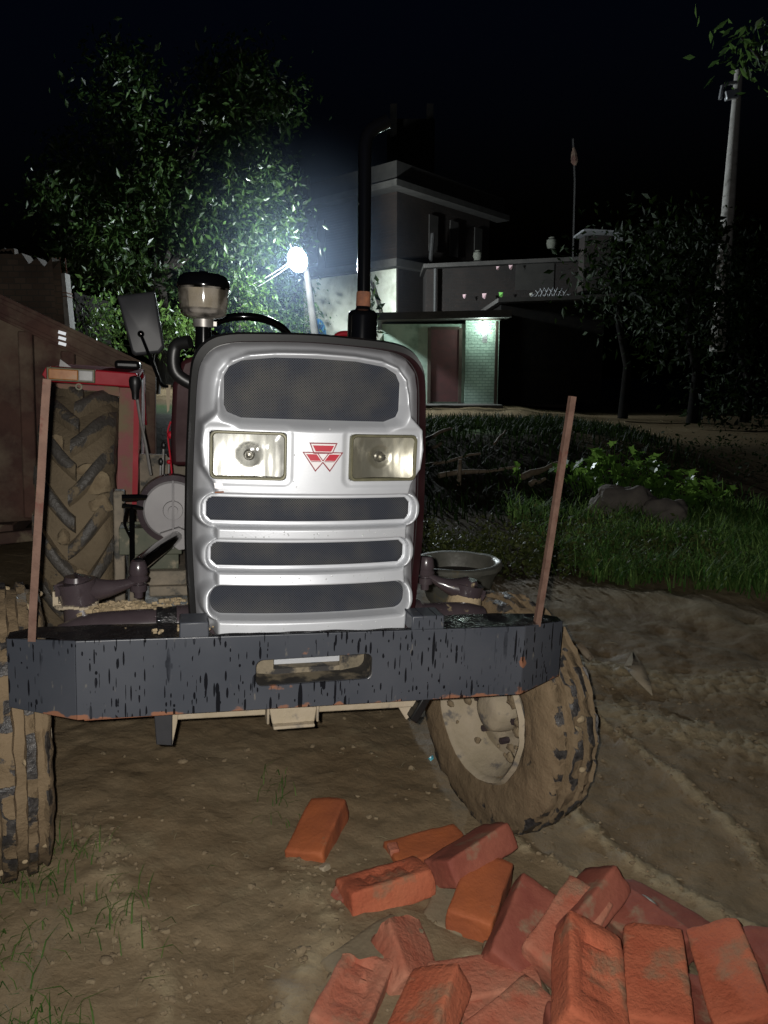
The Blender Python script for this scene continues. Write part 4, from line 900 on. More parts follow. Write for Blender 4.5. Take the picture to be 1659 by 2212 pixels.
g.strip([[cc+(p-cc)*.2+Vector((0, -.012, 0)) for p in f0], [cc+(p-cc)*.9+Vector((0, -.010, 0)) for p in f0], [cc+(p-cc)*.98+Vector((0, -.002, 0)) for p in f0], [p+Vector((0, .012, 0)) for p in f0], [cc+(p-cc)*.93+Vector((0, .014, 0)) for p in f0], [cc+(p-cc)*.1+Vector((0, .014, 0)) for p in f0]]); g.add([cc+(p-cc)*.2+Vector((0, -.012, 0)) for p in f0], [tuple(range(6))])
mi_ = tb(g, 'side_mirror', 'mirrorback', bevel=.004)
g = G(); g.tube(cr([(-.424, 1.185, .785), (-.41, 1.175, .75), (-.375, 1.17, .66), (-.357, 1.18, .617), (-.335, 1.19, .612)]), .0055, 8); g.sph((-.424, 1.184, .787), .012); tb(g, 'mirror_arm', 'glossblack', mi_)
g = G(); g.prism([(-.342, .618), (-.325, .618), (-.331, .53), (-.338, .52)], 1.19, 1.2); tb(g, 'mirror_bracket', 'mudpale', mi_, smooth=False)
g = G(); g.tube([(-.446, 1.3, .58), (-.432, 1.3, .48), (-.414, 1.3, .39), (-.398, 1.3, .285)], .0055, 8); gl = tb(g, 'gear_lever', 'steel')
g = G(); g.lathe([(.001, .645), (.018, .640), (.022, .628), (.021, .610), (.013, .585), (.011, .560), (.001, .559)], 16, 0, Matrix.Translation((-.45, 1.3, 0)) ); tb(g, 'knob', 'rubber', gl)
for (x, z0, z1) in ((-.355, .27, .40), (-.335, .25, .37), (-.365, .25, .34)):
    g = G(); g.tube([(x, 1.25, z0), (x+.004, 1.25, z1)], .004, 6); l2 = tb(g, 'control_lever', 'steel'); g = G(); g.sph((x+.004, 1.25, z1), .010, 10, 6, 0, (1, 1, 1.5)); tb(g, 'knob', 'rubber', l2)
g = G(); mt = Matrix.Translation((-.035, 1.6, .79)) @ Matrix.Rotation(R(-32), 4, 'X')
n = 48; g.tube([mt @ Vector((.185*math.cos(2*PI*k/n), .185*math.sin(2*PI*k/n), 0)) for k in range(n+1)], .0155, 10, cap=False)
for a in (90, 210, 330): g.tube([mt @ Vector((.18*math.cos(R(a)), .18*math.sin(R(a)), 0)), mt @ Vector((0, 0, -.03))], .008, 6)
g.tube([mt @ Vector((0, 0, -.03)), (-.03, 1.35, .5)], .018, 10); tb(g, 'steering_wheel', 'glossblack')
g = G(); g.tube(cr([(.325, 1.6, .76), (.328, 1.6, .81), (.352, 1.6, .848), (.40, 1.6, .856), (.47, 1.6, .85), (.49, 1.6, .80)]), .0125, 10); tb(g, 'hand_rail', 'red')
g = G(); g.box((0, 2.25, .42), (.42, .36, .08)); g.box((0, 2.44, .56), (.42, .07, .26)); tb(g, 'seat', 'rubber', bevel=.03)
g = G(); g.tube(cr([(-.325, 1.02, .50), (-.335, 1.02, .46), (-.327, 1.02, .38), (-.32, 1.02, .30)]), .003, 6); g.sph((-.331, 1.015, .365), .008); g.sph((-.325, 1.015, .455), .013); tb(g, 'wiring_lead', 'red')

# ------------------------------------------------------------------ trailer behind the tractor (same frame, own root)
TL = empty('trailer', base_loc + RT.to_3x3() @ Vector((-.9, 3.2, 0)), 'rusty brown farm trailer with ribbed panel standing behind the left rear tyre', 'trailer', rot=RT.to_euler())
TOFF = (.9, -3.2, ZO)
def tl(g, name, m, parent=TL, **k): return g.build(name, M[m], parent, TOFF, **k)
zt = lambda x: 1.062+(x+1.254)*(.693-1.062)/(.829)
def slp(xa, xb, d0, d1, y0, y1):
    return [(xa, y0, zt(xa)+d0), (xb, y0, zt(xb)+d0), (xb, y0, zt(xb)+d1), (xa, y0, zt(xa)+d1), (xa, y1, zt(xa)+d0), (xb, y1, zt(xb)+d0), (xb, y1, zt(xb)+d1), (xa, y1, zt(xa)+d1)]
BXF = [(0, 1, 2, 3), (4, 7, 6, 5), (0, 4, 5, 1), (1, 5, 6, 2), (2, 6, 7, 3), (3, 7, 4, 0)]
g = G(); N = 30; rows = []
for k in range(N+1):
    x = -2.3+1.88*k/N; rows.append([(x, 3.2+.012*noise.noise((x*4, zz*3, 2)), zz*(zt(x)-.03)+(1-zz)*(-.23+.06*(x+1.2))) for zz in [j/14 for j in range(15)]])
g.strip(rows, close=False); fp = tl(g, 'front_panel', 'trailer'); md = fp.modifiers.new('t', 'SOLIDIFY'); md.thickness = .01; md.offset = -1
g = G(); g.add(slp(-2.3, -.42, -.14, 0, 3.12, 3.26), BXF); g.add(slp(-2.3, -.42, -.125, -.10, 3.105, 3.115), BXF); g.add(slp(-2.3, -.42, -.05, -.02, 3.10, 3.115), BXF); tl(g, 'top_rail', 'trailer', bevel=.012)
for x in (-1.12, -.90, -.46):
    g = G(); g.box((x, 3.155, (zt(x)-.14-.2)/2), (.075, .075, zt(x)-.14+.2)); tl(g, 'rib', 'trailer', bevel=.01)
rnd = random.Random(3)
for k in range(5):
    x = -.72+k*.055; g = G(); g.add(slp(x, x+.045, -.20-.01*k, -.155, 3.10, 3.13), BXF); tl(g, 'slat', 'trailerd')
for z in (.862, .832, .802):
    g = G(); g.box((-.922, 3.095, z), (.040, .006, .017), Matrix.Rotation(R(14), 3, 'Y')); tl(g, 'reflector_strip', 'white')
g = G(); g.add([(-.62, 3.22, .70), (-.62, 6.4, .70), (-.62, 6.4, -.2), (-.62, 3.22, -.2), (-2.3, 3.2, 1.5), (-2.3, 6.4, 1.5), (-2.3, 6.4, -.2), (-2.3, 3.2, -.2)], [(0, 1, 2, 3), (4, 5, 6, 7), (2, 3, 7, 6), (1, 2, 6, 5)]); tl(g, 'body', 'trailerd', smooth=False)
g = G(); g.box((-1.15, 3.3, -.33), (1.5, .1, .07), Matrix.Rotation(R(-6), 3, 'Y')); g.box((-1.3, 4.6, -.32), (.1, 2.6, .1)); g.box((-.6, 4.6, -.32), (.1, 2.6, .1)); g.box((-.3, 2.9, -.30), (.1, .9, .08)); tl(g, 'chassis', 'trailerd', bevel=.008)
for x in (-1.75, -.75):
    g = G(); g.lathe([(.001, -.06), (.2, -.06), (.24, -.1), (.34, -.1), (.36, -.06), (.36, .06), (.34, .1), (.24, .1), (.2, .06), (.001, .06)], 32, 0, Matrix.Translation((x, 5.2, -.33)) @ Matrix.Rotation(R(90), 4, 'Y')); tl(g, 'trailer_wheel', 'rubber')

# ------------------------------------------------------------------ bricks
def brick_geo(frog, broken, seed, L=.228, W=.112, T=.070):
    rd = random.Random(seed); nx, ny, nz_ = 16, 8, 5; bm = bmesh.new(); bmesh.ops.create_cube(bm, size=1)
    for v in bm.verts: v.co = Vector((v.co.x*L, v.co.y*W, v.co.z*T))
    bmesh.ops.bevel(bm, geom=bm.edges[:], offset=.0035, segments=1, affect='EDGES')
    bmesh.ops.subdivide_edges(bm, edges=[e for e in bm.edges if e.calc_length() > .03], cuts=13, use_grid_fill=True)
    for v in bm.verts:
        p = v.co.copy(); n = noise.noise_vector((p.x*16+seed*3.1, p.y*16, p.z*16)); v.co += n*.0032+noise.noise_vector((p.x*60+seed, p.y*60, p.z*60))*.0012
        if broken:
            d = p.x-(L*.5-broken+.018*noise.noise((p.y*30, p.z*30, seed)) - p.y*.35)
            if d > 0: v.co.x -= d*.97
        if frog and p.z > T*.45:
            q = max(abs(p.x)/(L*.34), abs(p.y)/(W*.30))
            if q < 1: v.co.z -= .013*min(1, (1-q)*6)*(1-.8*(math.sin(p.x*150) > .25)*(abs(p.y) < W*.22))
        e = sorted((.5-abs(p.x)/L, .5-abs(p.y)/W, .5-abs(p.z)/T)); ed = max(0, 1-(e[0]*L+e[1]*W)/.022)
        ch = noise.noise((p.x*22+seed*7, p.y*22, p.z*22)); v.co *= 1-.10*ed*max(0, ch-.05)
        c = max(0, abs(p.x)/L+abs(p.y)/W+abs(p.z)/T-1.25); v.co *= 1-.16*c*(.6+1.2*max(0, noise.noise((p.x*9, p.y*9, seed*2.2))))
    g = G(); bm.verts.index_update(); g.add([v.co for v in bm.verts], [[v.index for v in f.verts] for f in bm.faces]); bm.free(); return g
def brick(p0, z0, p1, z1, roll, m, label, frog=False, broken=0, scale=1.0):
    a, b = gat(*p0, z0), gat(*p1, z1); d = (b-a).normalized(); mid = (a+b)/2
    side = Vector((0, 0, 1)).cross(d).normalized(); up = d.cross(side); rot = Matrix((d, side, up)).transposed() @ Matrix.Rotation(R(roll), 3, 'X')
    brick.n += 1
    scale *= 1.09; g = brick_geo(frog, broken, brick.n, .228*scale, .112*scale, .072*scale); o = g.build('brick', M[m], None, smooth=True, ang=65)
    mid = mid - rot @ Vector((0, 0, .034*scale)); o.matrix_world = Matrix.Translation(mid) @ rot.to_4x4()
    return tag(o, label, 'brick', 'loose red bricks on the mud')
brick.n = 0
brick((650, 1850), -.062, (712, 1716), -.022, -8, 'brickorange', 'orange brick lying alone at the far left of the pile, grass at its upper end')
brick((845, 1842), -.085, (1000, 1800), -.085, 0, 'brickorange', 'half sunk brick with a thin orange face behind the frogged brick')
brick((945, 1858), -.02, (1068, 1780), -.00, -28, 'brickdark', 'maroon brick with a pale pink end leaning just below the right front tyre')
brick((740, 1915), -.045, (915, 1862), -.045, -14, 'brick', 'brick with a stamped hollow on top, longest side facing the camera', frog=True)
brick((1012, 1985), -.055, (1066, 1848), -.035, 4, 'brickorange', 'orange brick with its lower half under brown mud, in the middle of the pile')
brick((905, 2075), -.055, (868, 1972), -.03, 34, 'brickpink', 'tilted muddy half brick wedged below the stamped brick', broken=.07)
brick((758, 2075), -.065, (850, 2010), -.065, -8, 'brickmud', 'flat grey brown brick coated in mud at the left of the pile')
brick((985, 2112), -.06, (1105, 2095), -.06, 0, 'brickpink', 'pinkish brick lying flat left of the dark gap')
brick((735, 2195), -.03, (800, 2062), -.035, 10, 'brickpink', 'broken pink brick with a scraped hollow at the lower left of the pile', frog=True, broken=.04)
brick((880, 2240), .0, (925, 2125), .01, -24, 'brick', 'brick with a mud covered corner pointing up at the bottom edge')
brick((1060, 2250), -.03, (1150, 2170), -.03, 12, 'brickpink', 'low salmon brick cut by the bottom edge, left of the big upright brick')
brick((1118, 2060), -.04, (1165, 1940), -.0, 30, 'brickdark', 'small dark red brick leaning left of the pale faced brick')
brick((1195, 1992), -.01, (1290, 1882), .03, -34, 'brickdark', 'peaked brick with a pale right edge at the top of the right heap')
brick((1195, 2050), -.02, (1262, 1945), .02, 18, 'brickpink', 'pale faced brick leaning in front of the peaked brick')
brick((1297, 2225), .120, (1287, 1990), .145, 26, 'brick', 'large near brick with a faint stamped hollow, standing out of the heap', frog=True, scale=1.04)
brick((1426, 2215), .085, (1408, 1990), .10, -5, 'brick', 'smooth red brick right beside the large near brick', scale=1.04)
brick((1375, 1925), -.07, (1480, 1985), -.07, -12, 'brickdark', 'dark red brick in shadow behind the right heap, nearest the wheel ruts')
brick((1345, 1955), -.05, (1420, 2010), -.045, 15, 'brickdark', 'dark brick under the white scrap')
brick((1605, 2200), .05, (1535, 1990), .075, -24, 'brick', 'slanting brick with a light end, second from the right edge', scale=1.02)
brick((1700, 2190), .03, (1655, 1995), .04, -10, 'brickdark', 'brick cut by the right edge of the photo')
brick((1560, 2260), -.02, (1500, 2120), -.03, 6, 'brickdark', 'dusty brick low in the gap between the two right bricks')
brick((1110, 2070), -.10, (1200, 2075), -.10, 0, 'brickmud', 'muddy brick sunk under the dark gap in the pile')
brick((960, 1990), -.105, (1000, 1890), -.10, 3, 'brickmud', 'sunken muddy brick between the stamped and the orange bricks')
brick((1230, 2215), .025, (1420, 2230), .025, 0, 'brickdark', 'brick carrying the large near brick and its smooth neighbour, mostly hidden under them', scale=1.04)
def chip(px, py, z, s, m, seed):
    g = brick_geo(False, 0, seed, .06*s, .045*s, .03*s); o = g.build('brick_fragment', M[m], None, ang=40); rnd = random.Random(seed)
    o.matrix_world = Matrix.Translation(gat(px, py, z)) @ Matrix.Rotation(rnd.random()*6, 4, 'Z') @ Matrix.Rotation(rnd.uniform(-.5, .5), 4, 'X'); return o
for px, py, s, m, lab in ((1020, 2185, 1, 'brickpink', 'pinkish sliver of brick at the bottom edge beside a straw'), (850, 1835, .7, 'brickpink', 'small pink brick chip behind the stamped brick'), (735, 1935, .8, 'brickdark', 'red brick chip at the left end of the stamped brick'), (765, 2050, .6, 'brick', 'tiny red chip on the flat muddy brick'), (700, 1875, .6, 'mudpale', 'dark clod just below the lone orange brick'), (1150, 2140, .7, 'brickdark', 'dark chip lying in the gap left of the large brick')):
    tag(chip(px, py, -.085, s, m, px), lab, 'brick fragment')

# small litter on the mud
g = G(); p = gat(930, 1641, -.10); g.add([p+Vector(q) for q in ((-.012, 0, 0), (-.002, .008, .006), (.010, .012, .012), (.012, .0, .004), (.0, -.012, .0), (-.008, -.006, .008))], [(0, 1, 4, 5), (1, 2, 3, 4)])
o = g.build('plastic_scrap', M['plasticblue']); md = o.modifiers.new('t', 'SOLIDIFY'); md.thickness = .0015; tag(o, 'small torn turquoise plastic scrap on the mud inside the right front tyre', 'scrap')
def strip_path(name, pts, w, m, label, cat, thick=.002):
    P = cr([gat(*q[:2], q[2]) for q in pts], 5); g = G(); rows = []
    for i, p in enumerate(P):
        t = (P[min(i+1, len(P)-1)]-P[max(i-1, 0)]).normalized(); s = t.cross(Vector((0, 0, 1))).normalized(); k = w*(.5+.5*math.sin(PI*(i+.6)/(len(P)+.2))); rows.append([p-s*k, p+s*k+Vector((0, 0, .003))])
    g.strip(rows, close=False); o = g.build(name, M[m]); md = o.modifiers.new('t', 'SOLIDIFY'); md.thickness = thick; return tag(o, label, cat)
strip_path('plastic_strip', [(1352, 1938, -.05), (1385, 1935, -.05), (1410, 1950, -.05), (1420, 1962, -.055)], .008, 'paper', 'curved white plastic strip across the dark bricks', 'scrap')
strip_path('dry_leaf', [(1178, 2060, -.08), (1186, 2010, -.06), (1190, 1985, -.05)], .010, 'straw', 'yellow green dry leaf stuck between the small dark and pale bricks', 'leaf')
strip_path('dry_leaf', [(1150, 2100, -.09), (1175, 2140, -.08), (1190, 2200, -.07)], .010, 'straw', 'curled straw coloured leaf in the gap left of the large near brick', 'leaf')
strip_path('straw', [(1290, 2010, .05), (1293, 2020, .04), (1296, 2036, .035)], .003, 'paper', 'short white straw lying against the peaked brick', 'straw')
g = G(); a, b = gat(1247, 1395, -.04), gat(1278, 1425, -.10); g.tube([a, a.lerp(b, .5)+Vector((0, 0, .008)), b], [.022, .026, .018], 7); o = g.build('wood_stick', M['wood']); tag(o, 'short split stick beside the bumper right end on the mud', 'stick')
g = G(); a = gat(1375, 1470, -.12); g.add([a+Vector(q) for q in ((-.03, .10, .03), (.015, .12, .10), (.05, .06, .05), (.045, -.06, .01), (.02, -.16, -.01), (-.02, -.05, .02))], [(0, 1, 2, 5), (5, 2, 3, 4)])
o = g.build('crumpled_sheet', M['mudpale']); md = o.modifiers.new('t', 'SOLIDIFY'); md.thickness = .006; tag(o, 'mud caked torn sheet sticking up from the ruts at right', 'scrap')
for px, py, s in ((395, 2060, .010), (230, 1830, .012), (400, 1668, .014), (290, 1990, .009), (1215, 2090, .008), (640, 2030, .012), (160, 2120, .010), (265, 1985, .011), (520, 1905, .008)):
    pass

# tub of concrete behind the right front wheel
g = G(); tm = Matrix.Translation((.46, 4.72, -.13))
g.lathe([(.001, .0), (.15, .0), (.19, .06), (.235, .20), (.262, .245), (.283, .262), (.284, .288), (.268, .300), (.245, .296), (.236, .28), (.20, .12), (.001, .08)], 56, 0, tm)
for i, v in enumerate(g.v): n = noise.noise_vector((v[0]*9, v[1]*9, v[2]*9)); g.v[i] = (v[0]+n.x*.008, v[1]+n.y*.008, v[2]+n.z*.006)
tub = tag(g.build('concrete_tub', M['wetconcrete'], None, ang=50), 'round concrete feeding tub with a thick wet rim behind the right front wheel', 'tub')
g = G(); g.lathe([(.001, .215), (.10, .213), (.222, .205)], 40, 0, tm); g.build('dark_interior_disc', M['tubshade'], tub)  # dark disc added to give the tub a shaded interior

# ------------------------------------------------------------------ bank: logs, boulders, plants
def gz(x, y): return hgt(x, y)
def pole(name, p0, p1, Y0, Y1, r0, r1, label, group='split logs stacked on the dark bank'):
    a, b = at(*p0, Y0), at(*p1, Y1); P = [a.lerp(b, t)+Vector((0, 0, .012*math.sin(t*9+r0*900))) for t in (0, .2, .4, .6, .8, 1)]
    g = G(); g.tube(P, [r0, r0*.98, r0*.9, r1*1.05, r1, r1*.9], 9); return tag(g.build(name, M['wood'], None, ang=60), label, 'log', group)
pole('log', (905, 955), (975, 924), 10.2, 10.8, .030, .022, 'topmost log of the stack beside the tractor panel edge')
pole('log', (905, 982), (952, 958), 9.9, 10.3, .032, .024, 'short log second from the top of the stack')
pole('log', (918, 1007), (1038, 979), 9.6, 9.9, .022, .016, 'thin long log with a shiny wet middle in the stack')
pole('log', (948, 1026), (1122, 1010), 9.2, 9.6, .034, .020, 'longest pale log lying low across the stack')
pole('log', (1130, 1030), (1208, 1000), 8.9, 9.3, .042, .026, 'thick forked log pointing at the right marker bar')
pole('log', (1145, 1045), (1178, 1036), 8.9, 9.0, .034, .02, 'stubby broken log end under the thick forked log')
pole('log', (1068, 958), (1092, 930), 10.4, 10.8, .018, .012, 'slim tilted stick at the top right of the stack')
pole('fence_stake', (990, 1080), (994, 990), 9.2, 9.2, .03, .025, 'thin dark stake standing in front of the log stack', None)['category'] = 'stake'
def boulder(px, py, Y, sx, sy, sz, seed, label):
    bm = bmesh.new(); bmesh.ops.create_icosphere(bm, subdivisions=4, radius=1)
    for v in bm.verts:
        n = noise.fractal(v.co*1.4+Vector((seed, 0, 0)), .9, 2, 4); p = v.co*(1+.34*n); v.co = Vector((p.x*sx, p.y*sy, max(p.z, -.5)*sz))
    g = G(); bm.verts.index_update(); g.add([v.co for v in bm.verts], [[v.index for v in f.verts] for f in bm.faces]); bm.free()
    o = g.build('boulder', M['rock'], None, ang=60); p = at(px, py, Y); o.location = (p.x, p.y, gz(p.x, p.y)+sz*.3); return tag(o, label, 'boulder', 'boulders at the foot of the bank')
boulder(1345, 1100, 8.0, .36, .22, .27, 2.0, 'larger dark boulder with a hollow shaded face, left of the pair')
boulder(1440, 1105, 7.7, .26, .2, .20, 6.3, 'smaller rounded boulder, right of the pair by the grass')
LOBE = [(0, 0), (.20, .05), (.48, -.02), (.36, .22), (.56, .42), (.30, .46), (.22, .70), (.10, .62), (0, 1.0)]
LOBE = LOBE+[(-x, y) for x, y in reversed(LOBE[1:-1])]
def leafy(px, py, Y, n, hgt_, spread, size, label, seed, m='vine'):
    p = at(px, py, Y); p.z = gz(p.x, p.y); r = random.Random(seed); t = empty('leafy_plant', p, label, 'plant', 'broad leaved plants on the bank')
    gl, gs = G(), G()
    for k in range(n):
        a = r.random()*2*PI; q = spread*math.sqrt(r.random()); h = hgt_*(.35+.65*r.random())*(1-.35*q/spread); tip = Vector((q*math.cos(a), q*math.sin(a), h))
        gs.tube([(tip.x*.3, tip.y*.3, -.05), (tip.x*.7, tip.y*.7, h*.7), tip], [.006, .004, .003], 5)
        s = size*(.6+.7*r.random()); rot = Matrix.Rotation(r.random()*2*PI, 3, 'Z') @ Matrix.Rotation(r.uniform(-1.15, -.1), 3, 'X')
        vs = [tip+rot @ Vector((x*s, y*s, .18*s*(abs(x)*1.2-.5*y*y))) for x, y in LOBE]; c = tip+rot @ Vector((0, .35*s, -.02*s)); L_ = len(LOBE)
        gl.add(vs+[c], [(i, (i+1) % L_, L_) for i in range(L_)])
    gl.build('foliage', M[m], t, smooth=False); gs.build('stem', M['vine'], t)
    return t
for a in ((1268, 1070, 9.0, 34, .62, .40, .15, 'lobed plant at the left end of the leafy patch', 1), (1335, 1072, 8.8, 46, .70, .42, .16, 'tallest lobed plant behind the larger boulder', 2), (1410, 1080, 8.6, 44, .66, .42, .16, 'dense lobed plant above the gap between the boulders', 3), (1470, 1085, 8.5, 26, .5, .32, .15, 'lobed plant right above the smaller boulder', 4), (1520, 1100, 8.2, 12, .36, .22, .13, 'low lobed plant to the right of the smaller boulder', 5), (1562, 1098, 8.2, 7, .45, .12, .13, 'upright seedling with pale top leaves at the right of the patch', 6), (1120, 1030, 9.3, 6, .35, .1, .12, 'lone sprig growing through the log stack', 7)):
    leafy(*a)
# weeds, grass (mass)
def scatter(n, x0, x1, y0, y1, f):
    o = []
    while len(o) < n:
        x, y = rng.uniform(x0, x1), rng.uniform(y0, y1)
        if rng.random() < f(x, y): o.append((x, y, gz(x, y)))
    return np.array(o)
wb = scatter(700, .1, 2.9, 5.3, 7.7, lambda x, y: (.25+.75*(noise.noise((x*2, y*2, 1)) > -.1))*sstep(5.3, 5.8, y)*sstep(7.7, 6.6, y)*sstep(3.0, 2.2, x))
pts = np.repeat(wb, 13, 0); pts = pts+rng.normal(size=pts.shape)*[.035, .035, .0]; pts[:, 2] += np.abs(rng.normal(size=len(pts)))*.075+.015
V, Fc = leaves(pts, .042, np.tile([0, -.3, 1.], (len(pts), 1)), .55, .0); tag(npmesh('ground_weeds', V, Fc, M['weed']), kind='stuff')
gb = scatter(11000, 1.3, 5.2, 4.75, 9.2, lambda x, y: (.15+.85*sstep(-.15, .25, noise.noise((x*2.6, y*2.6, 15))))* sstep(4.9+.35*noise.noise((x*2, 0, 4))+max(0, 2.2-x)*.7, 5.35+max(0, 2.2-x)*.7, y)*(.35+.65*(noise.noise((x*1.6, y*1.6, 6)) > -.25))*sstep(9.2, 7.2, y))
V, Fc = blades(gb, .19, .0065, 1.0); tag(npmesh('grass', V, Fc, M['grass']), kind='stuff')
gb2 = scatter(9000, -1.0, 4.2, 7.6, 15, lambda x, y: .25+.75*sstep(11.0, 12.2, y) if noise.noise((x, y, 3)) > -.3 else .1)
V, Fc = blades(gb2, .16, .010, .6); tag(npmesh('bank_grass', V, Fc, M['leafdark']), kind='stuff')
# dark creeping growth over the bank
lb = scatter(3000, -.6, 6.5, 8.2, 12.2, lambda x, y: .6 if noise.noise((x*1.3, y*1.3, 11)) > -.15 else .12); lb[:, 2] += np.abs(rng.normal(size=len(lb)))*.10
V, Fc = leaves(lb, .06, np.tile([0, -.5, 1.], (len(lb), 1)), .5, .1); tag(npmesh('bank_growth', V, Fc, M['leafdark']), kind='stuff')
# thin grass at the lower left and by the lone brick
ga = scatter(480, -1.15, -.35, 1.25, 2.0, lambda x, y: max(0, min(1, .25+noise.noise((x*4, y*4, 2)))) * sstep(-.42, -.75, x+.15*(y-1.5)))
gc = np.array([(p.x+random.gauss(0, .04), p.y+random.gauss(0, .05), 0) for p in [gat(600, 1718, -.08), gat(592, 1695, -.08), gat(640, 1760, -.07)] for _ in range(14)]); gc[:, 2] = [gz(a, b) for a, b in gc[:, :2]]
gd = np.array([(p.x+random.gauss(0, .02), p.y+random.gauss(0, .02), -.10) for p in [gat(1065, 1830, -.09), gat(215, 1830, -.03), gat(850, 2010, -.08)] for _ in range(8)])
V, Fc = blades(np.concatenate([ga, gc]), .05, .0016, 1.1); tag(npmesh('sparse_grass', V, Fc, M['grass']), kind='stuff')
g = G(); rl = random.Random(12)
for k in range(170):
    x, y = (rl.uniform(-1.1, -.3), rl.uniform(1.25, 2.2)) if k < 80 else (rl.uniform(-.4, 1.9), rl.uniform(1.3, 4.5)); a = rl.random()*6; L_ = rl.uniform(.01, .045); p = Vector((x, y, gz(x, y)+.003)); d = Vector((math.cos(a), math.sin(a), rl.uniform(-.05, .25)))*L_
    g.tube([p, p+d*.5+Vector((0, 0, .003)), p+d], rl.uniform(.0006, .0016), 4)
tag(g.build('straw_litter', M['straw']), kind='stuff')
# clods and pebbles pushed up by the wheels
g = G(); rd = random.Random(5)
def clod(x, y, s):
    n0 = len(g.v); z = gz(x, y); g.sph((x, y, z+s*.1), s, 7, 5, 0, (1, rd.uniform(.6, 1.2), .6))
    for i in range(n0, len(g.v)): v = Vector(g.v[i]); q = noise.noise_vector(v*90)*s*.55; g.v[i] = tuple(v+q)
for pl, w, h, pw in RIDGES:
    L_ = sum(math.hypot(b[0]-a[0], b[1]-a[1]) for a, b in zip(pl[:-1], pl[1:]))
    for k in range(int(L_*(170 if pl[0][0] < 0 else 75))):
        i = rd.randrange(len(pl)-1); t = rd.random(); a, b = pl[i], pl[i+1]; x = a[0]+(b[0]-a[0])*t+rd.gauss(0, w*.9); y = a[1]+(b[1]-a[1])*t+rd.gauss(0, w*.9); s = rd.uniform(.003, .009)*(1+(rd.random() > .95))
        clod(x, y, s)
for k in range(300):
    x, y = rd.uniform(-1, 2), rd.uniform(1.25, 4); s = rd.uniform(.002, .006); clod(x, y, s)
for k in range(170):
    x, y = rd.uniform(-1.0, 1.6), rd.uniform(1.25, 3.6); clod(x, y, rd.uniform(.006, .013))
tag(g.build('mud_clods', M['clod'], None, ang=60), kind='stuff')
for px, py, s, lab in ((396, 1667, .017, 'pale flat pebble on the mud under the left of the bumper'), (485, 1650, .012, 'pinkish pebble chip under the bumper centre'), (268, 2000, .010, 'small pebble at the inner edge of the left front tyre track'), (232, 2100, .016, 'yellowish flat pebble in the sparse grass at lower left')):
    g = G(); g.sph((0, 0, 0), s, 10, 6, 0, (1.2, .8, .5)); o = g.build('pebble', M['clod'], None, ang=60); o.location = gat(px, py, -.05); o.location.z = gz(o.location.x, o.location.y)+s*.3; o.rotation_euler.z = px; tag(o, lab, 'pebble')

# ------------------------------------------------------------------ trees and bushes
def tree(name, base, clumps, n, size, lm, label, cat, trunk_r, trunk_top, sig=.42, group=None, asp=.42, limbs=7):
    t = empty(name, base, label, cat, group); B = Vector(base); r = random.Random(len(label)); pts = []
    for (cx, cy, cz, k) in clumps:
        m = int(n*k); q = rng.normal(size=(m, 3))*sig*[1, 1, .75]; pts.append(q+np.array([cx-B.x, cy-B.y, cz-B.z]))
    pts = np.concatenate(pts); V, Fc = leaves(pts, size, None, asp, .55); npmesh('crown', V, Fc, M[lm], t)
    if trunk_r:
        g = G(); tt = Vector(trunk_top)-B; g.tube([(0, 0, -.2), tt*.35+Vector((.1, 0, 0)), tt*.7+Vector((-.08, .05, 0)), tt], [trunk_r*1.25, trunk_r, trunk_r*.8, trunk_r*.5], 10)
        for (cx, cy, cz, k) in r.sample(list(clumps), min(limbs, len(clumps))):
            e = Vector((cx, cy, cz))-B; s = tt*r.uniform(.55, .98); g.tube([s, s.lerp(e, .5)+Vector((0, 0, .15)), e], [trunk_r*.4, trunk_r*.25, trunk_r*.1], 7)
        g.build('trunk', M['bark'] if lm != 'leafunlit' else M['unlitblack'], t)
    return t
def clump_px(lst, Y, dy, seed):
    r = random.Random(seed); o = []
    for (x0, x1, y0, y1, n, k) in lst:
        for _ in range(n): p = at(r.uniform(x0, x1), r.uniform(y0, y1), Y+r.uniform(-dy, dy)); o.append((p.x, p.y, p.z, k))
    return o
cl = clump_px([(120, 620, 430, 620, 46, 1), (110, 600, 300, 440, 34, 1), (130, 640, 190, 320, 26, .8), (230, 560, 110, 200, 12, .7), (520, 600, 420, 520, 8, .8)], 21.5, 2.0, 4)
b = at(345, 800, 21.5); b.z = .75
tree('mango_tree', b, cl, 230, .20, 'leafA', 'big leafy tree with lamp lit lower branches behind the tractor mirror', 'tree', .28, at(345, 520, 21.5), .36)
b = at(590, 800, 23); b.z = .8
cl = clump_px([(535, 660, 600, 720, 13, 1), (560, 650, 640, 730, 8, 1)], 23, .5, 5)
tree('flowering_shrub', b, cl, 130, .15, 'leafB', 'bushy shrub glinting under the street lamp beside the white house', 'shrub', .08, at(590, 690, 23), .32, limbs=4)
b = at(520, 780, 19.5); b.z = .7
cl = clump_px([(490, 560, 600, 700, 9, 1)], 19.5, .5, 6)
tree('flowering_shrub', b, cl, 110, .15, 'leafB', 'bright green shrub rising right behind the air cleaner bowl', 'shrub', .07, at(520, 660, 19.5), .30, limbs=4)
b = at(330, 800, 17); b.z = .65
cl = clump_px([(170, 300, 660, 760, 12, 1), (340, 420, 660, 760, 10, 1)], 17, .6, 7)
tree('flowering_shrub', b, cl, 90, .14, 'leafB', 'low dark green hedge bush behind the side mirror', 'shrub', .06, at(330, 720, 17), .34, limbs=5)
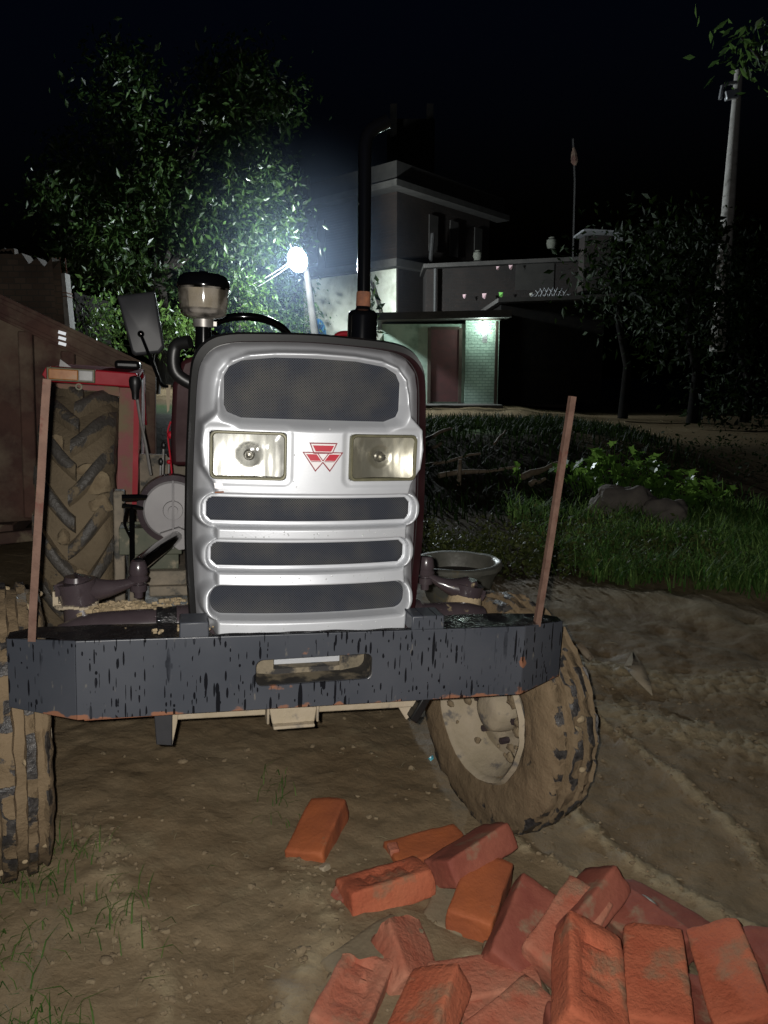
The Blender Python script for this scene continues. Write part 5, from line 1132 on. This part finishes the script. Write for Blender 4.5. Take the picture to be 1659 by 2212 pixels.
for i, (x0, x1, y0, y1, Y, n, lab) in enumerate(((1290, 1400, 520, 700, 17, 14, 'dark bush nearest the shed in the right background'), (1390, 1600, 500, 760, 15.3, 30, 'tall dark bush at the foot of the utility pole'), (1540, 1680, 520, 900, 15.5, 26, 'dark overgrown bush at the right edge with yellowish side leaves'))):
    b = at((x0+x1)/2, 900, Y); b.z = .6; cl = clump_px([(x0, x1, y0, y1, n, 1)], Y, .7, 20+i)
    tree('bush', b, cl, 90, .17, 'leafunlit', lab, 'bush', .09, at((x0+x1)/2, (y0+y1)/2, Y), .42, group='dark bushes beyond the lane', limbs=6)
b = at(1850, 1000, 11.5); b.z = .3
cl = clump_px([(1600, 1680, 75, 125, 4, .7), (1660, 1900, 20, 300, 14, 1)], 11.5, .5, 31)
tree('tree', b, cl, 60, .16, 'leafB', 'tree whose lit branch tip hangs in at the top right corner', 'tree', .14, at(1800, 150, 11.5), .26, limbs=8)

# ------------------------------------------------------------------ buildings
def wall_prism(g, a, b, c, d, z0, z1, mi=0):
    vs = [Vector((p.x, p.y, z)) for z in (z0, z1) for p in (a, b, c, d)]
    return g.add(vs, [(3, 2, 1, 0), (4, 5, 6, 7), (0, 1, 5, 4), (1, 2, 6, 5), (2, 3, 7, 6), (3, 0, 4, 7)], mi)
c0 = at(857, 583, 24.0); cL = at(655, 607, 27.0); dL = Vector((cL.x-c0.x, cL.y-c0.y, 0)); dLn = dL.normalized()
cR = at(1060, 430, 28.3); dR = Vector((cR.x-c0.x, cR.y-c0.y, 0)); dRn = dR.normalized()
C0 = Vector((c0.x, c0.y, 0)); CL = C0+dL; CR = C0+dR; CB = CL+dR
HS = empty('house', (C0.x, C0.y, .7), 'two storey corner house, whitewashed below and raw brick above, with blue arched door', 'house'); HO = -Vector(HS.location)
def hb(g, name, m, parent=HS, **k): return g.build(name, M[m], parent, HO, **k)
def exp(q, e):   # footprint pushed outward by e
    ctr = (C0+CL+CR+CB)/4; return [p+(p-ctr).normalized()*e*1.3 for p in q]
FP = [C0, CR, CB, CL]
def along(base, dv, t, out, z):   # point on a facade
    nrm = Vector((dv.y, -dv.x, 0)).normalized();
    if nrm.y > 0: nrm = -nrm
    p = base+dv*t+nrm*out; return Vector((p.x, p.y, z))
def panel(g, base, dv, t0, t1, z0, z1, o0, o1):
    a, b = along(base, dv, t0, o1, 0), along(base, dv, t1, o1, 0); c, d = along(base, dv, t1, o0, 0), along(base, dv, t0, o0, 0); wall_prism(g, a, b, c, d, z0, z1)
g = G(); wall_prism(g, *FP, .4, 4.5); hb(g, 'ground_floor_wall', 'whitewash', smooth=False)
CLx = C0+dL*1.75; CBx = CLx+dR; FP2 = [C0, CR, CBx, CLx]
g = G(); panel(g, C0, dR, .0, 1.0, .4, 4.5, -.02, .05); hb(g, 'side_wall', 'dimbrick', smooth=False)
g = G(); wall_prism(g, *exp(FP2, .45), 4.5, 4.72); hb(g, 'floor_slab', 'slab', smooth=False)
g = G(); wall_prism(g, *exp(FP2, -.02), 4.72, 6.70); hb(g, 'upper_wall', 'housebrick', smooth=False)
g = G(); wall_prism(g, *exp(FP2, .55), 6.70, 6.88); hb(g, 'floor_slab', 'slab', smooth=False)
ctrP = (C0+CLx+CR+CBx)/4
g = G(); e = exp(FP2, .40); i2 = [p+(ctrP-p).normalized()*.25 for p in e]
for k in range(4): wall_prism(g, e[k], e[(k+1) % 4], i2[(k+1) % 4], i2[k], 6.88, 7.42)
hb(g, 'parapet', 'slabdark', smooth=False)
def tpar(px, base, dv): p = onwall(px, 690, base, base+dv); return (p-base).dot(dv)/dv.dot(dv)
td0, td1 = tpar(706, C0, dL), tpar(670, C0, dL)
g = G(); panel(g, C0, dL, td0, td1, .6, 2.55, .03, .07); bd = hb(g, 'door', 'bluedoor', smooth=False)
g = G(); n = 5
for k in range(n): tt = td0+(td1-td0)*(k+.12)/n; panel(g, C0, dL, tt, tt+(td1-td0)*.14, .7, 2.5, .07, .095)
panel(g, C0, dL, td0, td1, 1.5, 1.6, .07, .10); panel(g, C0, dL, td0, td1, 2.42, 2.52, .07, .10); hb(g, 'door_battens', 'bluedoor', bd, smooth=False)
g = G(); tc, tw = (td0+td1)/2, abs(td1-td0)/2
arc = [along(C0, dL, tc+tw*math.cos(PI*k/10), .06, 2.6+.62*math.sin(PI*k/10)) for k in range(11)]; arc2 = [along(C0, dL, tc+tw*math.cos(PI*k/10), .02, 2.6+.62*math.sin(PI*k/10)) for k in range(11)]
g.add(arc+arc2, [tuple(range(11)), tuple(range(21, 10, -1))]); hb(g, 'fanlight', 'bluelight', bd, smooth=False)
g = G(); cc_ = along(C0, dL, tc, .07, 2.62)
for k in range(1, 9): g.tube([cc_, along(C0, dL, tc+tw*math.cos(PI*k/9), .07, 2.6+.60*math.sin(PI*k/9))], .022, 5)
hb(g, 'fanlight_bars', 'bluedoor', bd)
g = G(); ta = tpar(718, C0, dL); panel(g, C0, dL, ta, ta-.02, 1.9, 2.35, .02, .12); hb(g, 'meter_box', 'galv', smooth=False)
for (pa, pb, z0, z1) in ((690, 622, 4.9, 6.5), (612, 560, 4.9, 6.5)):
    t0, t1 = tpar(pa, C0, dL), tpar(pb, C0, dL); g = G(); panel(g, C0, dL, t0, t1, z0, z1, .03, .06); w = hb(g, 'upper_panel', 'slab', smooth=False)
t0, t1 = tpar(706, C0, dL), tpar(692, C0, dL); g = G(); panel(g, C0, dL, t0, t1, 4.8, 6.3, .03, .05); hb(g, 'window', 'roofdark', smooth=False)
g = G(); t0, t1 = tpar(700, C0, dL), tpar(600, C0, dL); panel(g, C0, dL, t0, t1, 6.9, 7.55, .5, .62); hb(g, 'balcony_front', 'slab', smooth=False)
for t in (.30, .52, .80):
    g = G(); panel(g, C0, dR, t, t+.09, 5.2, 6.3, .02, .05); hb(g, 'window', 'roofdark', smooth=False)
g = G(); p = along(C0, dR, .28, .15, 0); g.tube([(p.x, p.y, 4.6), (p.x+.08, p.y, 5.7)], .07, 8); hb(g, 'drainpipe', 'dullmetal')
g = G(); p = onwall(838, 690, C0, CL); q = onwall(812, 600, C0, CL); nn = along(C0, dL, 0, .2, 0)-C0
P = [onwall(834, 690, C0, CL)+nn, onwall(826, 655, C0, CL)+nn, onwall(812, 612, C0, CL)+nn, onwall(806, 606, C0, CL)+nn, onwall(800, 610, C0, CL)+nn]; g.tube(P, .035, 6); hb(g, 'bent_pipe', 'darkwood')
# stair tower on the roof
ta = at(846, 340, 27.5); tb_ = at(930, 340, 27.5); g = G()
for px in (850, 928): p = at(px, 300, 27.2); g.box((p.x, p.y, 8.6), (.22, .22, 3.0))
g.box(((ta.x+tb_.x)/2, 28.6, 8.4), (tb_.x-ta.x+.3, 1.6, 2.9)); hb(g, 'stair_tower', 'unlitblack', smooth=False)
# potted climber beside the exhaust
p0 = at(806, 700, 18.5); pl = empty('climber_plant', (p0.x, p0.y, .65), 'slim dark climber silhouetted against the white wall right of the exhaust', 'plant')
g = G(); g.tube([(0, 0, 0), (.02, 0, 1.2), (-.04, 0, 2.0), (.0, 0, 2.75)], [.03, .02, .015, .008], 6); g.build('stem', M['bark'], pl)
q = np.stack([rng.normal(size=150)*.13, rng.normal(size=150)*.1, rng.uniform(.3, 2.85, 150)], 1); q[:, 0] *= np.where(q[:, 2] > 1.7, .6, 1.2); V, Fc = leaves(q, .2, None, .5, .3); npmesh('foliage', V, Fc, M['leafdark'], pl)

# green hut
GY = 19.5; gl_, gr_ = at(825, 780, GY), at(1076, 780, GY)
HT = empty('hut', (gl_.x, GY, .62), 'low green washed brick hut with a maroon door and dark flat roof', 'hut'); HO2 = -Vector(HT.location)
def gb_(g, name, m, parent=HT, **k): return g.build(name, M[m], parent, HO2, **k)
ztop = at(900, 700, GY).z; xs_ = at(1004, 780, GY).x; zb_ = .45
g = G(); g.box(((gl_.x+xs_)/2, GY+1.6, (zb_+ztop)/2), (xs_-gl_.x, 3.2, ztop-zb_)); gb_(g, 'wall', 'greenwash', smooth=False)
g = G(); g.box(((xs_+gr_.x)/2, GY+1.55, (zb_+ztop+.08)/2), (gr_.x-xs_, 3.25, ztop+.08-zb_)); gb_(g, 'brick_wall', 'greenbrick', smooth=False)
d0, d1 = at(930, 800, GY).x, at(990, 800, GY).x; dz = at(960, 712, GY).z; dzb = at(960, 868, GY).z
g = G(); g.box(((d0+d1)/2, GY-.01, (dz+dzb)/2), (d1-d0, .05, dz-dzb)); dr = gb_(g, 'door', 'maroon', smooth=False)
g = G(); g.box((d0-.04, GY-.02, (dz+dzb)/2), (.08, .08, dz-dzb+.08)); g.box((d1+.04, GY-.02, (dz+dzb)/2), (.08, .08, dz-dzb+.08)); g.box(((d0+d1)/2, GY-.02, dz+.035), (d1-d0+.02, .07, .07)); gb_(g, 'door_frame', 'darkwood', dr, smooth=False)
g = G(); g.box(((gl_.x+gr_.x)/2-.05, GY+1.4, ztop+.17), (gr_.x-gl_.x+.5, 4.1, .17), Matrix.Rotation(R(-1.2), 3, 'Y')); gb_(g, 'roof', 'roofdark', smooth=False)
g = G(); x0, x1 = at(890, 870, GY-.6).x, gr_.x; g.box(((x0+x1)/2, GY-.5, .56), (x1-x0, 1.0, .16)); gb_(g, 'plinth', 'slab', bevel=.02)
g = G(); p = at(1072, 780, GY-.3); g.box((p.x, p.y, (zb_+ztop)/2), (.07, .07, ztop-zb_+.1)); gb_(g, 'corner_post', 'darkwood', smooth=False)
pb = at(1044, 705, GY-.22)
BL = empty('wall_bulb', (pb.x, GY-.1, pb.z), 'lit bulb on a board at the top corner of the green hut', 'lamp')
g = G(); g.sph((0, -.14, -.02), .115, 14, 8, 0, (1, 1, 1.2)); g.build('bulb', M['cfl'], BL)
g = G(); g.tube([(0, .0, .13), (0, -.12, .10)], .02, 8); g.box((.15, -.05, .16), (.55, .25, .02)); g.build('bracket', M['darkwood'], BL)
mb = empty('meter_box', (pb.x+.13, GY-.03, pb.z-.25), 'small pale electricity meter below the hut bulb', 'meter box')
g = G(); g.box((-.07, 0, 0), (.12, .10, .26)); g.build('case', M['galv'], mb, smooth=False)
g = G(); g.box((.08, 0, .03), (.13, .10, .30)); g.build('case', M['greenwash'], mb, smooth=False)
g = G(); g.sph((.085, -.055, .10), .012); g.build('indicator', mat('red_pilot', (1, .1, .1), emit=((1, .1, .05), 3)), mb)

# low brick house behind the hut with pale scraps hung on it
LY = 23.0; a, b = at(921, 600, LY), at(1250, 600, LY); za, zb2 = at(940, 582, LY).z, at(1240, 566, LY).z
LH = empty('brick_house', (a.x, LY, .7), 'low unlit brick house with flat roof behind the green hut', 'house'); LO = -Vector(LH.location)
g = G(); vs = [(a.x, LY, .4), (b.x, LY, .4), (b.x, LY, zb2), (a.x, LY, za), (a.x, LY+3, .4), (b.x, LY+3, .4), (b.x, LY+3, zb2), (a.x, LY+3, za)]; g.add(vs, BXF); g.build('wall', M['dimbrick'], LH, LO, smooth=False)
g = G(); vs = [(a.x-.1, LY-.25, za+.01), (b.x+.1, LY-.25, zb2+.01), (b.x+.1, LY-.25, zb2+.12), (a.x-.1, LY-.25, za+.12), (a.x-.1, LY+3.1, za+.01), (b.x+.1, LY+3.1, zb2+.01), (b.x+.1, LY+3.1, zb2+.12), (a.x-.1, LY+3.1, za+.12)]; g.add(vs, BXF); g.build('roof', M['roofdark'], LH, LO, smooth=False)
g = G(); p = at(940, 630, LY-.15); g.tube([(p.x, p.y, 2.6), (p.x, p.y, za)], .05, 8); g.build('drainpipe', M['dullmetal'], LH, LO)
g = G(); p = at(1155, 598, LY); g.box((p.x, LY-.01, p.z), (1.1, .03, .75)); g.build('bare_plaster', M['slabdark'], LH, LO, smooth=False)
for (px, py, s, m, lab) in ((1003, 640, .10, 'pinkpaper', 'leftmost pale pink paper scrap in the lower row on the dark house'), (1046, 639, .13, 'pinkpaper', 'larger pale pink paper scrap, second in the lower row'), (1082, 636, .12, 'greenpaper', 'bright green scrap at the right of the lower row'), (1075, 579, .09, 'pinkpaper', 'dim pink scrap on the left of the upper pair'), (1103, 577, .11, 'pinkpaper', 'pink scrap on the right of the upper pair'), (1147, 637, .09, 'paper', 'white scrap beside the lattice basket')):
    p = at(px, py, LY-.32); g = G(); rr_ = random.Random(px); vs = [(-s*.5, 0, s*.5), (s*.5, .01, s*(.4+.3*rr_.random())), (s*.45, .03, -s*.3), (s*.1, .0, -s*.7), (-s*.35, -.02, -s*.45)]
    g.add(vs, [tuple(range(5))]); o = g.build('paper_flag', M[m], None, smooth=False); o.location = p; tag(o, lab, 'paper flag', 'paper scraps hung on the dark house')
p = at(1190, 640, LY-.6); bk = empty('basket_lattice', p, 'arched wire lattice glinting on the dark house wall', 'lattice'); g = G()
for k in range(9): x = -.5+k*.125; h = .24*math.sqrt(max(0, 1-(x/.52)**2)); g.tube([(x-.08, 0, -.06), (x, -.03, h*.5), (x+.06, 0, h)], .012, 5); g.tube([(x+.08, .02, -.06), (x, -.01, h*.5), (x-.06, .02, h)], .012, 5)
g.tube([(-.55, 0, -.06), (.55, 0, -.06)], .02, 6); g.build('wire', M['galv'], bk)
for px, py, s, lab in ((1192, 525, .16, 'pale round water pot on the low house roof'), (1032, 552, .14, 'dull green bucket on the roof edge left of the pale pot')):
    p = at(px, py, LY+.6); g = G(); g.lathe([(.001, -s), (s*.7, -s), (s, -.2*s), (s*.95, .5*s), (s*.5, .85*s), (s*.62, s), (.001, .9*s)], 18); o = g.build('water_pot', M['dullpot']); o.location = p; tag(o, lab, 'pot')
# dark shed
a, b = at(1079, 800, 20.0), at(1300, 800, 20.0); zt_ = at(1180, 690, 20).z
SH = empty('shed', (a.x, 20, .6), 'unlit black shed standing right of the green hut', 'shed'); g = G(); g.box(((b.x-a.x)/2, 1.5, (zt_-.2)/2), (b.x-a.x, 3, zt_-.2)); g.build('wall', M['unlitblack'], SH, smooth=False)
g = G(); g.box(((b.x-a.x)/2, 1.3, zt_-.12), (b.x-a.x+.3, 3.6, .1), Matrix.Rotation(R(-2), 3, 'Y')); g.build('roof', M['roofdark'], SH, smooth=False)
# roof top shack and prayer pole
p = at(1285, 530, 21.5); g = G(); g.box((0, 0, -.5), (.7, .6, 1.4)); SK = empty('lean_to', p, 'dim tin topped lean-to beside the right bushes', 'lean-to'); g.build('wall', M['dimbrick'], SK, smooth=False); g = G(); g.box((0, -.2, .24), (1.0, 1.1, .05), Matrix.Rotation(R(3), 3, 'Y')); g.box((.42, -.72, .1), (.2, .03, .22)); g.build('roof', M['galv'], SK, smooth=False)
p = at(1243, 500, 26); FP_ = empty('flag_pole', (p.x, 26, 3.0), 'thin pole with a limp furled reddish flag above the low house', 'flag pole'); q0, q1 = at(1242, 390, 26), at(1238, 300, 26)
g = G(); g.tube([(0, 0, -.5), Vector(q0)-Vector(FP_.location), Vector(q1)-Vector(FP_.location)], .035, 6); g.build('pole', M['dullmetal'], FP_)
g = G(); q = Vector(at(1239, 318, 26))-Vector(FP_.location); e = Vector(at(1242, 358, 26))-Vector(FP_.location); g.tube([q, q.lerp(e, .4), q.lerp(e, .8), e], [.03, .10, .12, .04], 8); g.build('flag', M['trailer'], FP_)

# street lamp
SL = empty('street_lamp', (at(700, 860, 20).x, 20, .6), 'glaring white street lamp on a leaning concrete pole beside the white house', 'street lamp'); so = -Vector(SL.location)
pt, pbm = at(662, 585, 20), at(699, 860, 20); hd = at(643, 562, 19.7)
g = G(); g.tube([pbm-Vector((0, 0, .3)), pbm.lerp(pt, .5), pt, pt.lerp(hd, .6)+Vector((0, .1, .12)), hd+Vector((.05, .12, .03))], [.12, .10, .075, .028, .028], 10); g.build('pole', M['slab'], SL, so)
rotL = Matrix.Rotation(R(-14), 3, 'Y') @ Matrix.Rotation(R(20), 3, 'X')
g = G(); g.box(hd+Vector((0, .06, 0)), (.30, .10, .40), rotL); g.build('lamp_head', M['galv'], SL, so, bevel=.03)
g = G(); g.sph((0, 0, 0), .235, 20, 12, 0, (1, .5, 1.28)); g.v = [tuple(rotL @ Vector(v)+hd+Vector((0, -.03, 0))) for v in g.v]; g.build('lit_panel', M['led'], SL, so)
bm = bmesh.new(); bmesh.ops.create_icosphere(bm, subdivisions=4, radius=1)
g = G(); bm.verts.index_update(); g.add([v.co for v in bm.verts], [[v.index for v in f.verts] for f in bm.faces]); bm.free()
vm = bpy.data.materials.new('glow_scatter'); vm.use_nodes = True; vn = vm.node_tree.nodes; vn.remove(vn['Principled BSDF']); vs_ = vn.new('ShaderNodeVolumeScatter'); vs_.inputs['Density'].default_value = .012; vs_.inputs['Anisotropy'].default_value = .2; vs_.inputs['Color'].default_value = (.55, .72, 1, 1)
vtc = vn.new('ShaderNodeTexCoord'); vl = vn.new('ShaderNodeVectorMath'); vl.operation = 'LENGTH'; vm.node_tree.links.new(vtc.outputs['Object'], vl.inputs[0])
vr = vn.new('ShaderNodeMapRange'); vr.inputs[1].default_value = .02; vr.inputs[2].default_value = 1; vr.inputs[3].default_value = 1; vr.inputs[4].default_value = 0; vm.node_tree.links.new(vl.outputs['Value'], vr.inputs[0])
vp = vn.new('ShaderNodeMath'); vp.operation = 'POWER'; vp.inputs[1].default_value = 2.2; vm.node_tree.links.new(vr.outputs[0], vp.inputs[0])
vd = vn.new('ShaderNodeMath'); vd.operation = 'MULTIPLY'; vd.inputs[1].default_value = .045; vm.node_tree.links.new(vp.outputs[0], vd.inputs[0]); vm.node_tree.links.new(vd.outputs[0], vs_.inputs['Density'])
vm.node_tree.links.new(vs_.outputs[0], vn['Material Output'].inputs['Volume'])
glow_volume = g.build('glow_volume', vm); glow_volume.location = hd+Vector((-.05, -.5, -.25)); glow_volume.scale = (3.6, 3.2, 3.6); tag(glow_volume, kind='stuff')  # scatter volume added around the lamp to stand in for its bloom
for k, (e, lab) in enumerate(((at(420, 640, 21), 'upper pale overhead cable running left from the street lamp'), (at(400, 668, 21), 'lower pale overhead cable running left from the street lamp'))):
    s0 = hd+Vector((-.2, 0, -.05-.08*k)); g = G(); g.tube([s0.lerp(e, t)-Vector((0, 0, .9*t*(1-t))) for t in [i/12 for i in range(13)]], .010, 5); tag(g.build('overhead_cable', M['wire']), lab, 'cable')
# utility pole at right
UP = empty('utility_pole', at(1560, 640, 16), 'tall leaning concrete utility pole rising from the right bushes', 'utility pole'); uo = -Vector(UP.location); a, b = at(1549, 760, 16), at(1596, 152, 16)
g = G(); g.tube([a, a.lerp(b, .5), b], [.15, .125, .075], 10); g.build('pole', M['concrete'], UP, uo)
q = at(1580, 205, 15.85); g = G(); g.box(q, (.24, .12, .16), Matrix.Rotation(R(-12), 3, 'Y')); g.build('junction_box', M['galv'], UP, uo, bevel=.01)
g = G(); P = [at(1592, 178, 15.9), at(1574, 180, 15.9), at(1560, 186, 15.9), at(1555, 215, 15.9)]; g.tube(P, .035, 6); g.build('bracket', M['galv'], UP, uo)
g = G(); P = [at(1575, 212, 15.82), at(1590, 206, 15.8), at(1607, 203, 15.9)]; g.tube(P, .02, 6); g.build('strap', M['rubber'], UP, uo)
# pillar with bars, old wall, lit window at left
PX = empty('concrete_pillar', at(140, 700, 11.5), 'unfinished concrete pillar with bare steel bars above the trailer', 'pillar'); po = -Vector(PX.location); a, b = at(146, 740, 11.5), at(132, 592, 11.5)
g = G(); ax_ = (b-a); g.add([a+Vector((sx*.095, sy*.095, 0)) for sx, sy in ((-1, -1), (1, -1), (1, 1), (-1, 1))]+[b+Vector((sx*.09, sy*.09, 0)) for sx, sy in ((-1, -1), (1, -1), (1, 1), (-1, 1))], [(0, 1, 5, 4), (1, 2, 6, 5), (2, 3, 7, 6), (3, 0, 4, 7), (4, 5, 6, 7)]); g.build('shaft', M['concrete'], PX, po, smooth=False)
for dx, dy in ((-.07, -.06), (-.02, -.07), (.03, -.06), (.07, .04)):
    g = G(); s0 = b+Vector((dx, dy, -.05)); g.tube([s0, s0+Vector((-.012, 0, .27))], .008, 6); g.build('steel_bar', M['rust2'], PX, po)
g = G(); k_ = a.lerp(b, .72); g.box(k_, (.205, .205, .012)); g.box(k_-Vector((0, 0, .05)), (.205, .205, .012)); g.build('wire_tie', M['rust2'], PX, po)
a, b = at(-150, 700, 10), at(112, 700, 10); OW = empty('old_wall', (a.x, 10, .4), 'crumbling old brick wall at the far left above the trailer', 'wall'); g = G(); n = 16
tops = [at(-150+262*k/n, 548+16*noise.noise((k*.9, 2, 1))+(18 if k > 12 else 0), 10) for k in range(n+1)]
g.strip([[(t.x-a.x, 0, 0) for t in tops], [(t.x-a.x, 0, t.z-.4) for t in tops], [(t.x-a.x, .25, t.z-.4) for t in tops], [(t.x-a.x, .25, 0) for t in tops]], close=False); g.build('brickwork', M['oldbrick'], OW, smooth=False)
g = G()
for k in range(9): p = at(2+rd.uniform(-14, 22), 545+rd.uniform(-18, 12), 10.05); g.box(p-a+Vector((0, .12, a.z-.4)), (rd.uniform(.06, .14), .1, rd.uniform(.05, .1)), Matrix.Rotation(rd.uniform(-.6, .6), 3, 'Y'))
g.build('loose_rubble', M['oldbrick'], OW, smooth=False)
p = at(110, 640, 16); DH = empty('distant_house', (p.x, 16, .6), 'dark house far left with one small yellow lit window', 'house'); g = G(); g.box((-.6, 1.2, 1.2), (2.0, 2.0, 2.4)); g.build('wall', M['unlitblack'], DH, smooth=False)
g = G(); g.box((.0, .19, p.z-.6), (.12, .02, .09)); g.build('lit_window', M['warmwin'], DH, smooth=False)

# ------------------------------------------------------------------ light
SKY_STRENGTH = .16
w = bpy.data.worlds.new('World'); scene.world = w; w.use_nodes = True; nt = w.node_tree
sky = nt.nodes.new('ShaderNodeTexSky'); sky.sky_type = 'NISHITA'; sky.sun_disc = False; sky.sun_elevation = R(-4); sky.sun_rotation = R(200)
tint = nt.nodes.new('ShaderNodeMix'); tint.data_type = 'RGBA'; tint.blend_type = 'MULTIPLY'; tint.inputs[0].default_value = 1; tint.inputs[7].default_value = (.25, .45, 1, 1)
nt.links.new(sky.outputs[0], tint.inputs[6]); nt.links.new(tint.outputs[2], nt.nodes['Background'].inputs[0]); nt.nodes['Background'].inputs[1].default_value = SKY_STRENGTH
def lamp(name, kind, loc, energy, color, radius, falloff=None, **kw):
    l = bpy.data.lights.new(name, kind); l.energy = energy; l.color = color; l.shadow_soft_size = radius
    for k, v in kw.items(): setattr(l, k, v)
    if falloff == 'flash':
        l.use_nodes = True; t = l.node_tree; f = t.nodes.new('ShaderNodeLightFalloff'); f.inputs['Strength'].default_value = 1; f.inputs['Smooth'].default_value = 0
        a = t.nodes.new('ShaderNodeMath'); a.operation = 'MULTIPLY_ADD'; t.links.new(f.outputs['Linear'], a.inputs[0]); a.inputs[1].default_value = .27
        b = t.nodes.new('ShaderNodeMath'); b.operation = 'MULTIPLY'; t.links.new(f.outputs['Quadratic'], b.inputs[0]); b.inputs[1].default_value = 1.25
        t.links.new(b.outputs[0], a.inputs[2]); t.links.new(a.outputs[0], t.nodes['Emission'].inputs['Strength'])
    elif falloff:
        l.use_nodes = True; t = l.node_tree; f = t.nodes.new('ShaderNodeLightFalloff'); f.inputs['Strength'].default_value = falloff[0]; f.inputs['Smooth'].default_value = falloff[2] if len(falloff) > 2 else 0
        t.links.new(f.outputs[falloff[1]], t.nodes['Emission'].inputs['Strength'])
    o = bpy.data.objects.new(name, l); COL.objects.link(o); o.location = loc; return o
def aim(o, tgt): o.rotation_euler = (Vector(tgt)-o.location).to_track_quat('-Z', 'Y').to_euler()
fl = lamp('phone_flash', 'SPOT', (-.022, .0, CAMZ+.012), 92, (1, .965, .91), .006, 'flash', spot_size=R(120), spot_blend=.9); aim(fl, (-.05, 2, CAMZ-.35))
st_ = lamp('street_lamp_light', 'POINT', hd+Vector((-.15, -.8, -.2)), 3100, (.86, .95, 1.0), .15, (1.0, 'Quadratic', 3.0))
lamp('hut_bulb_light', 'POINT', pb+Vector((0, -.16, 0)), 30, (.80, 1.0, .90), .06)

scene.render.engine = 'CYCLES'; scene.cycles.use_denoising = True; scene.cycles.max_bounces = 6; scene.cycles.transparent_max_bounces = 12
scene.cycles.sample_clamp_indirect = 3
scene.view_settings.view_transform = 'Standard'; scene.view_settings.look = 'None'; scene.view_settings.exposure = 0; scene.view_settings.gamma = 1
scene.render.resolution_x = 768; scene.render.resolution_y = 1024
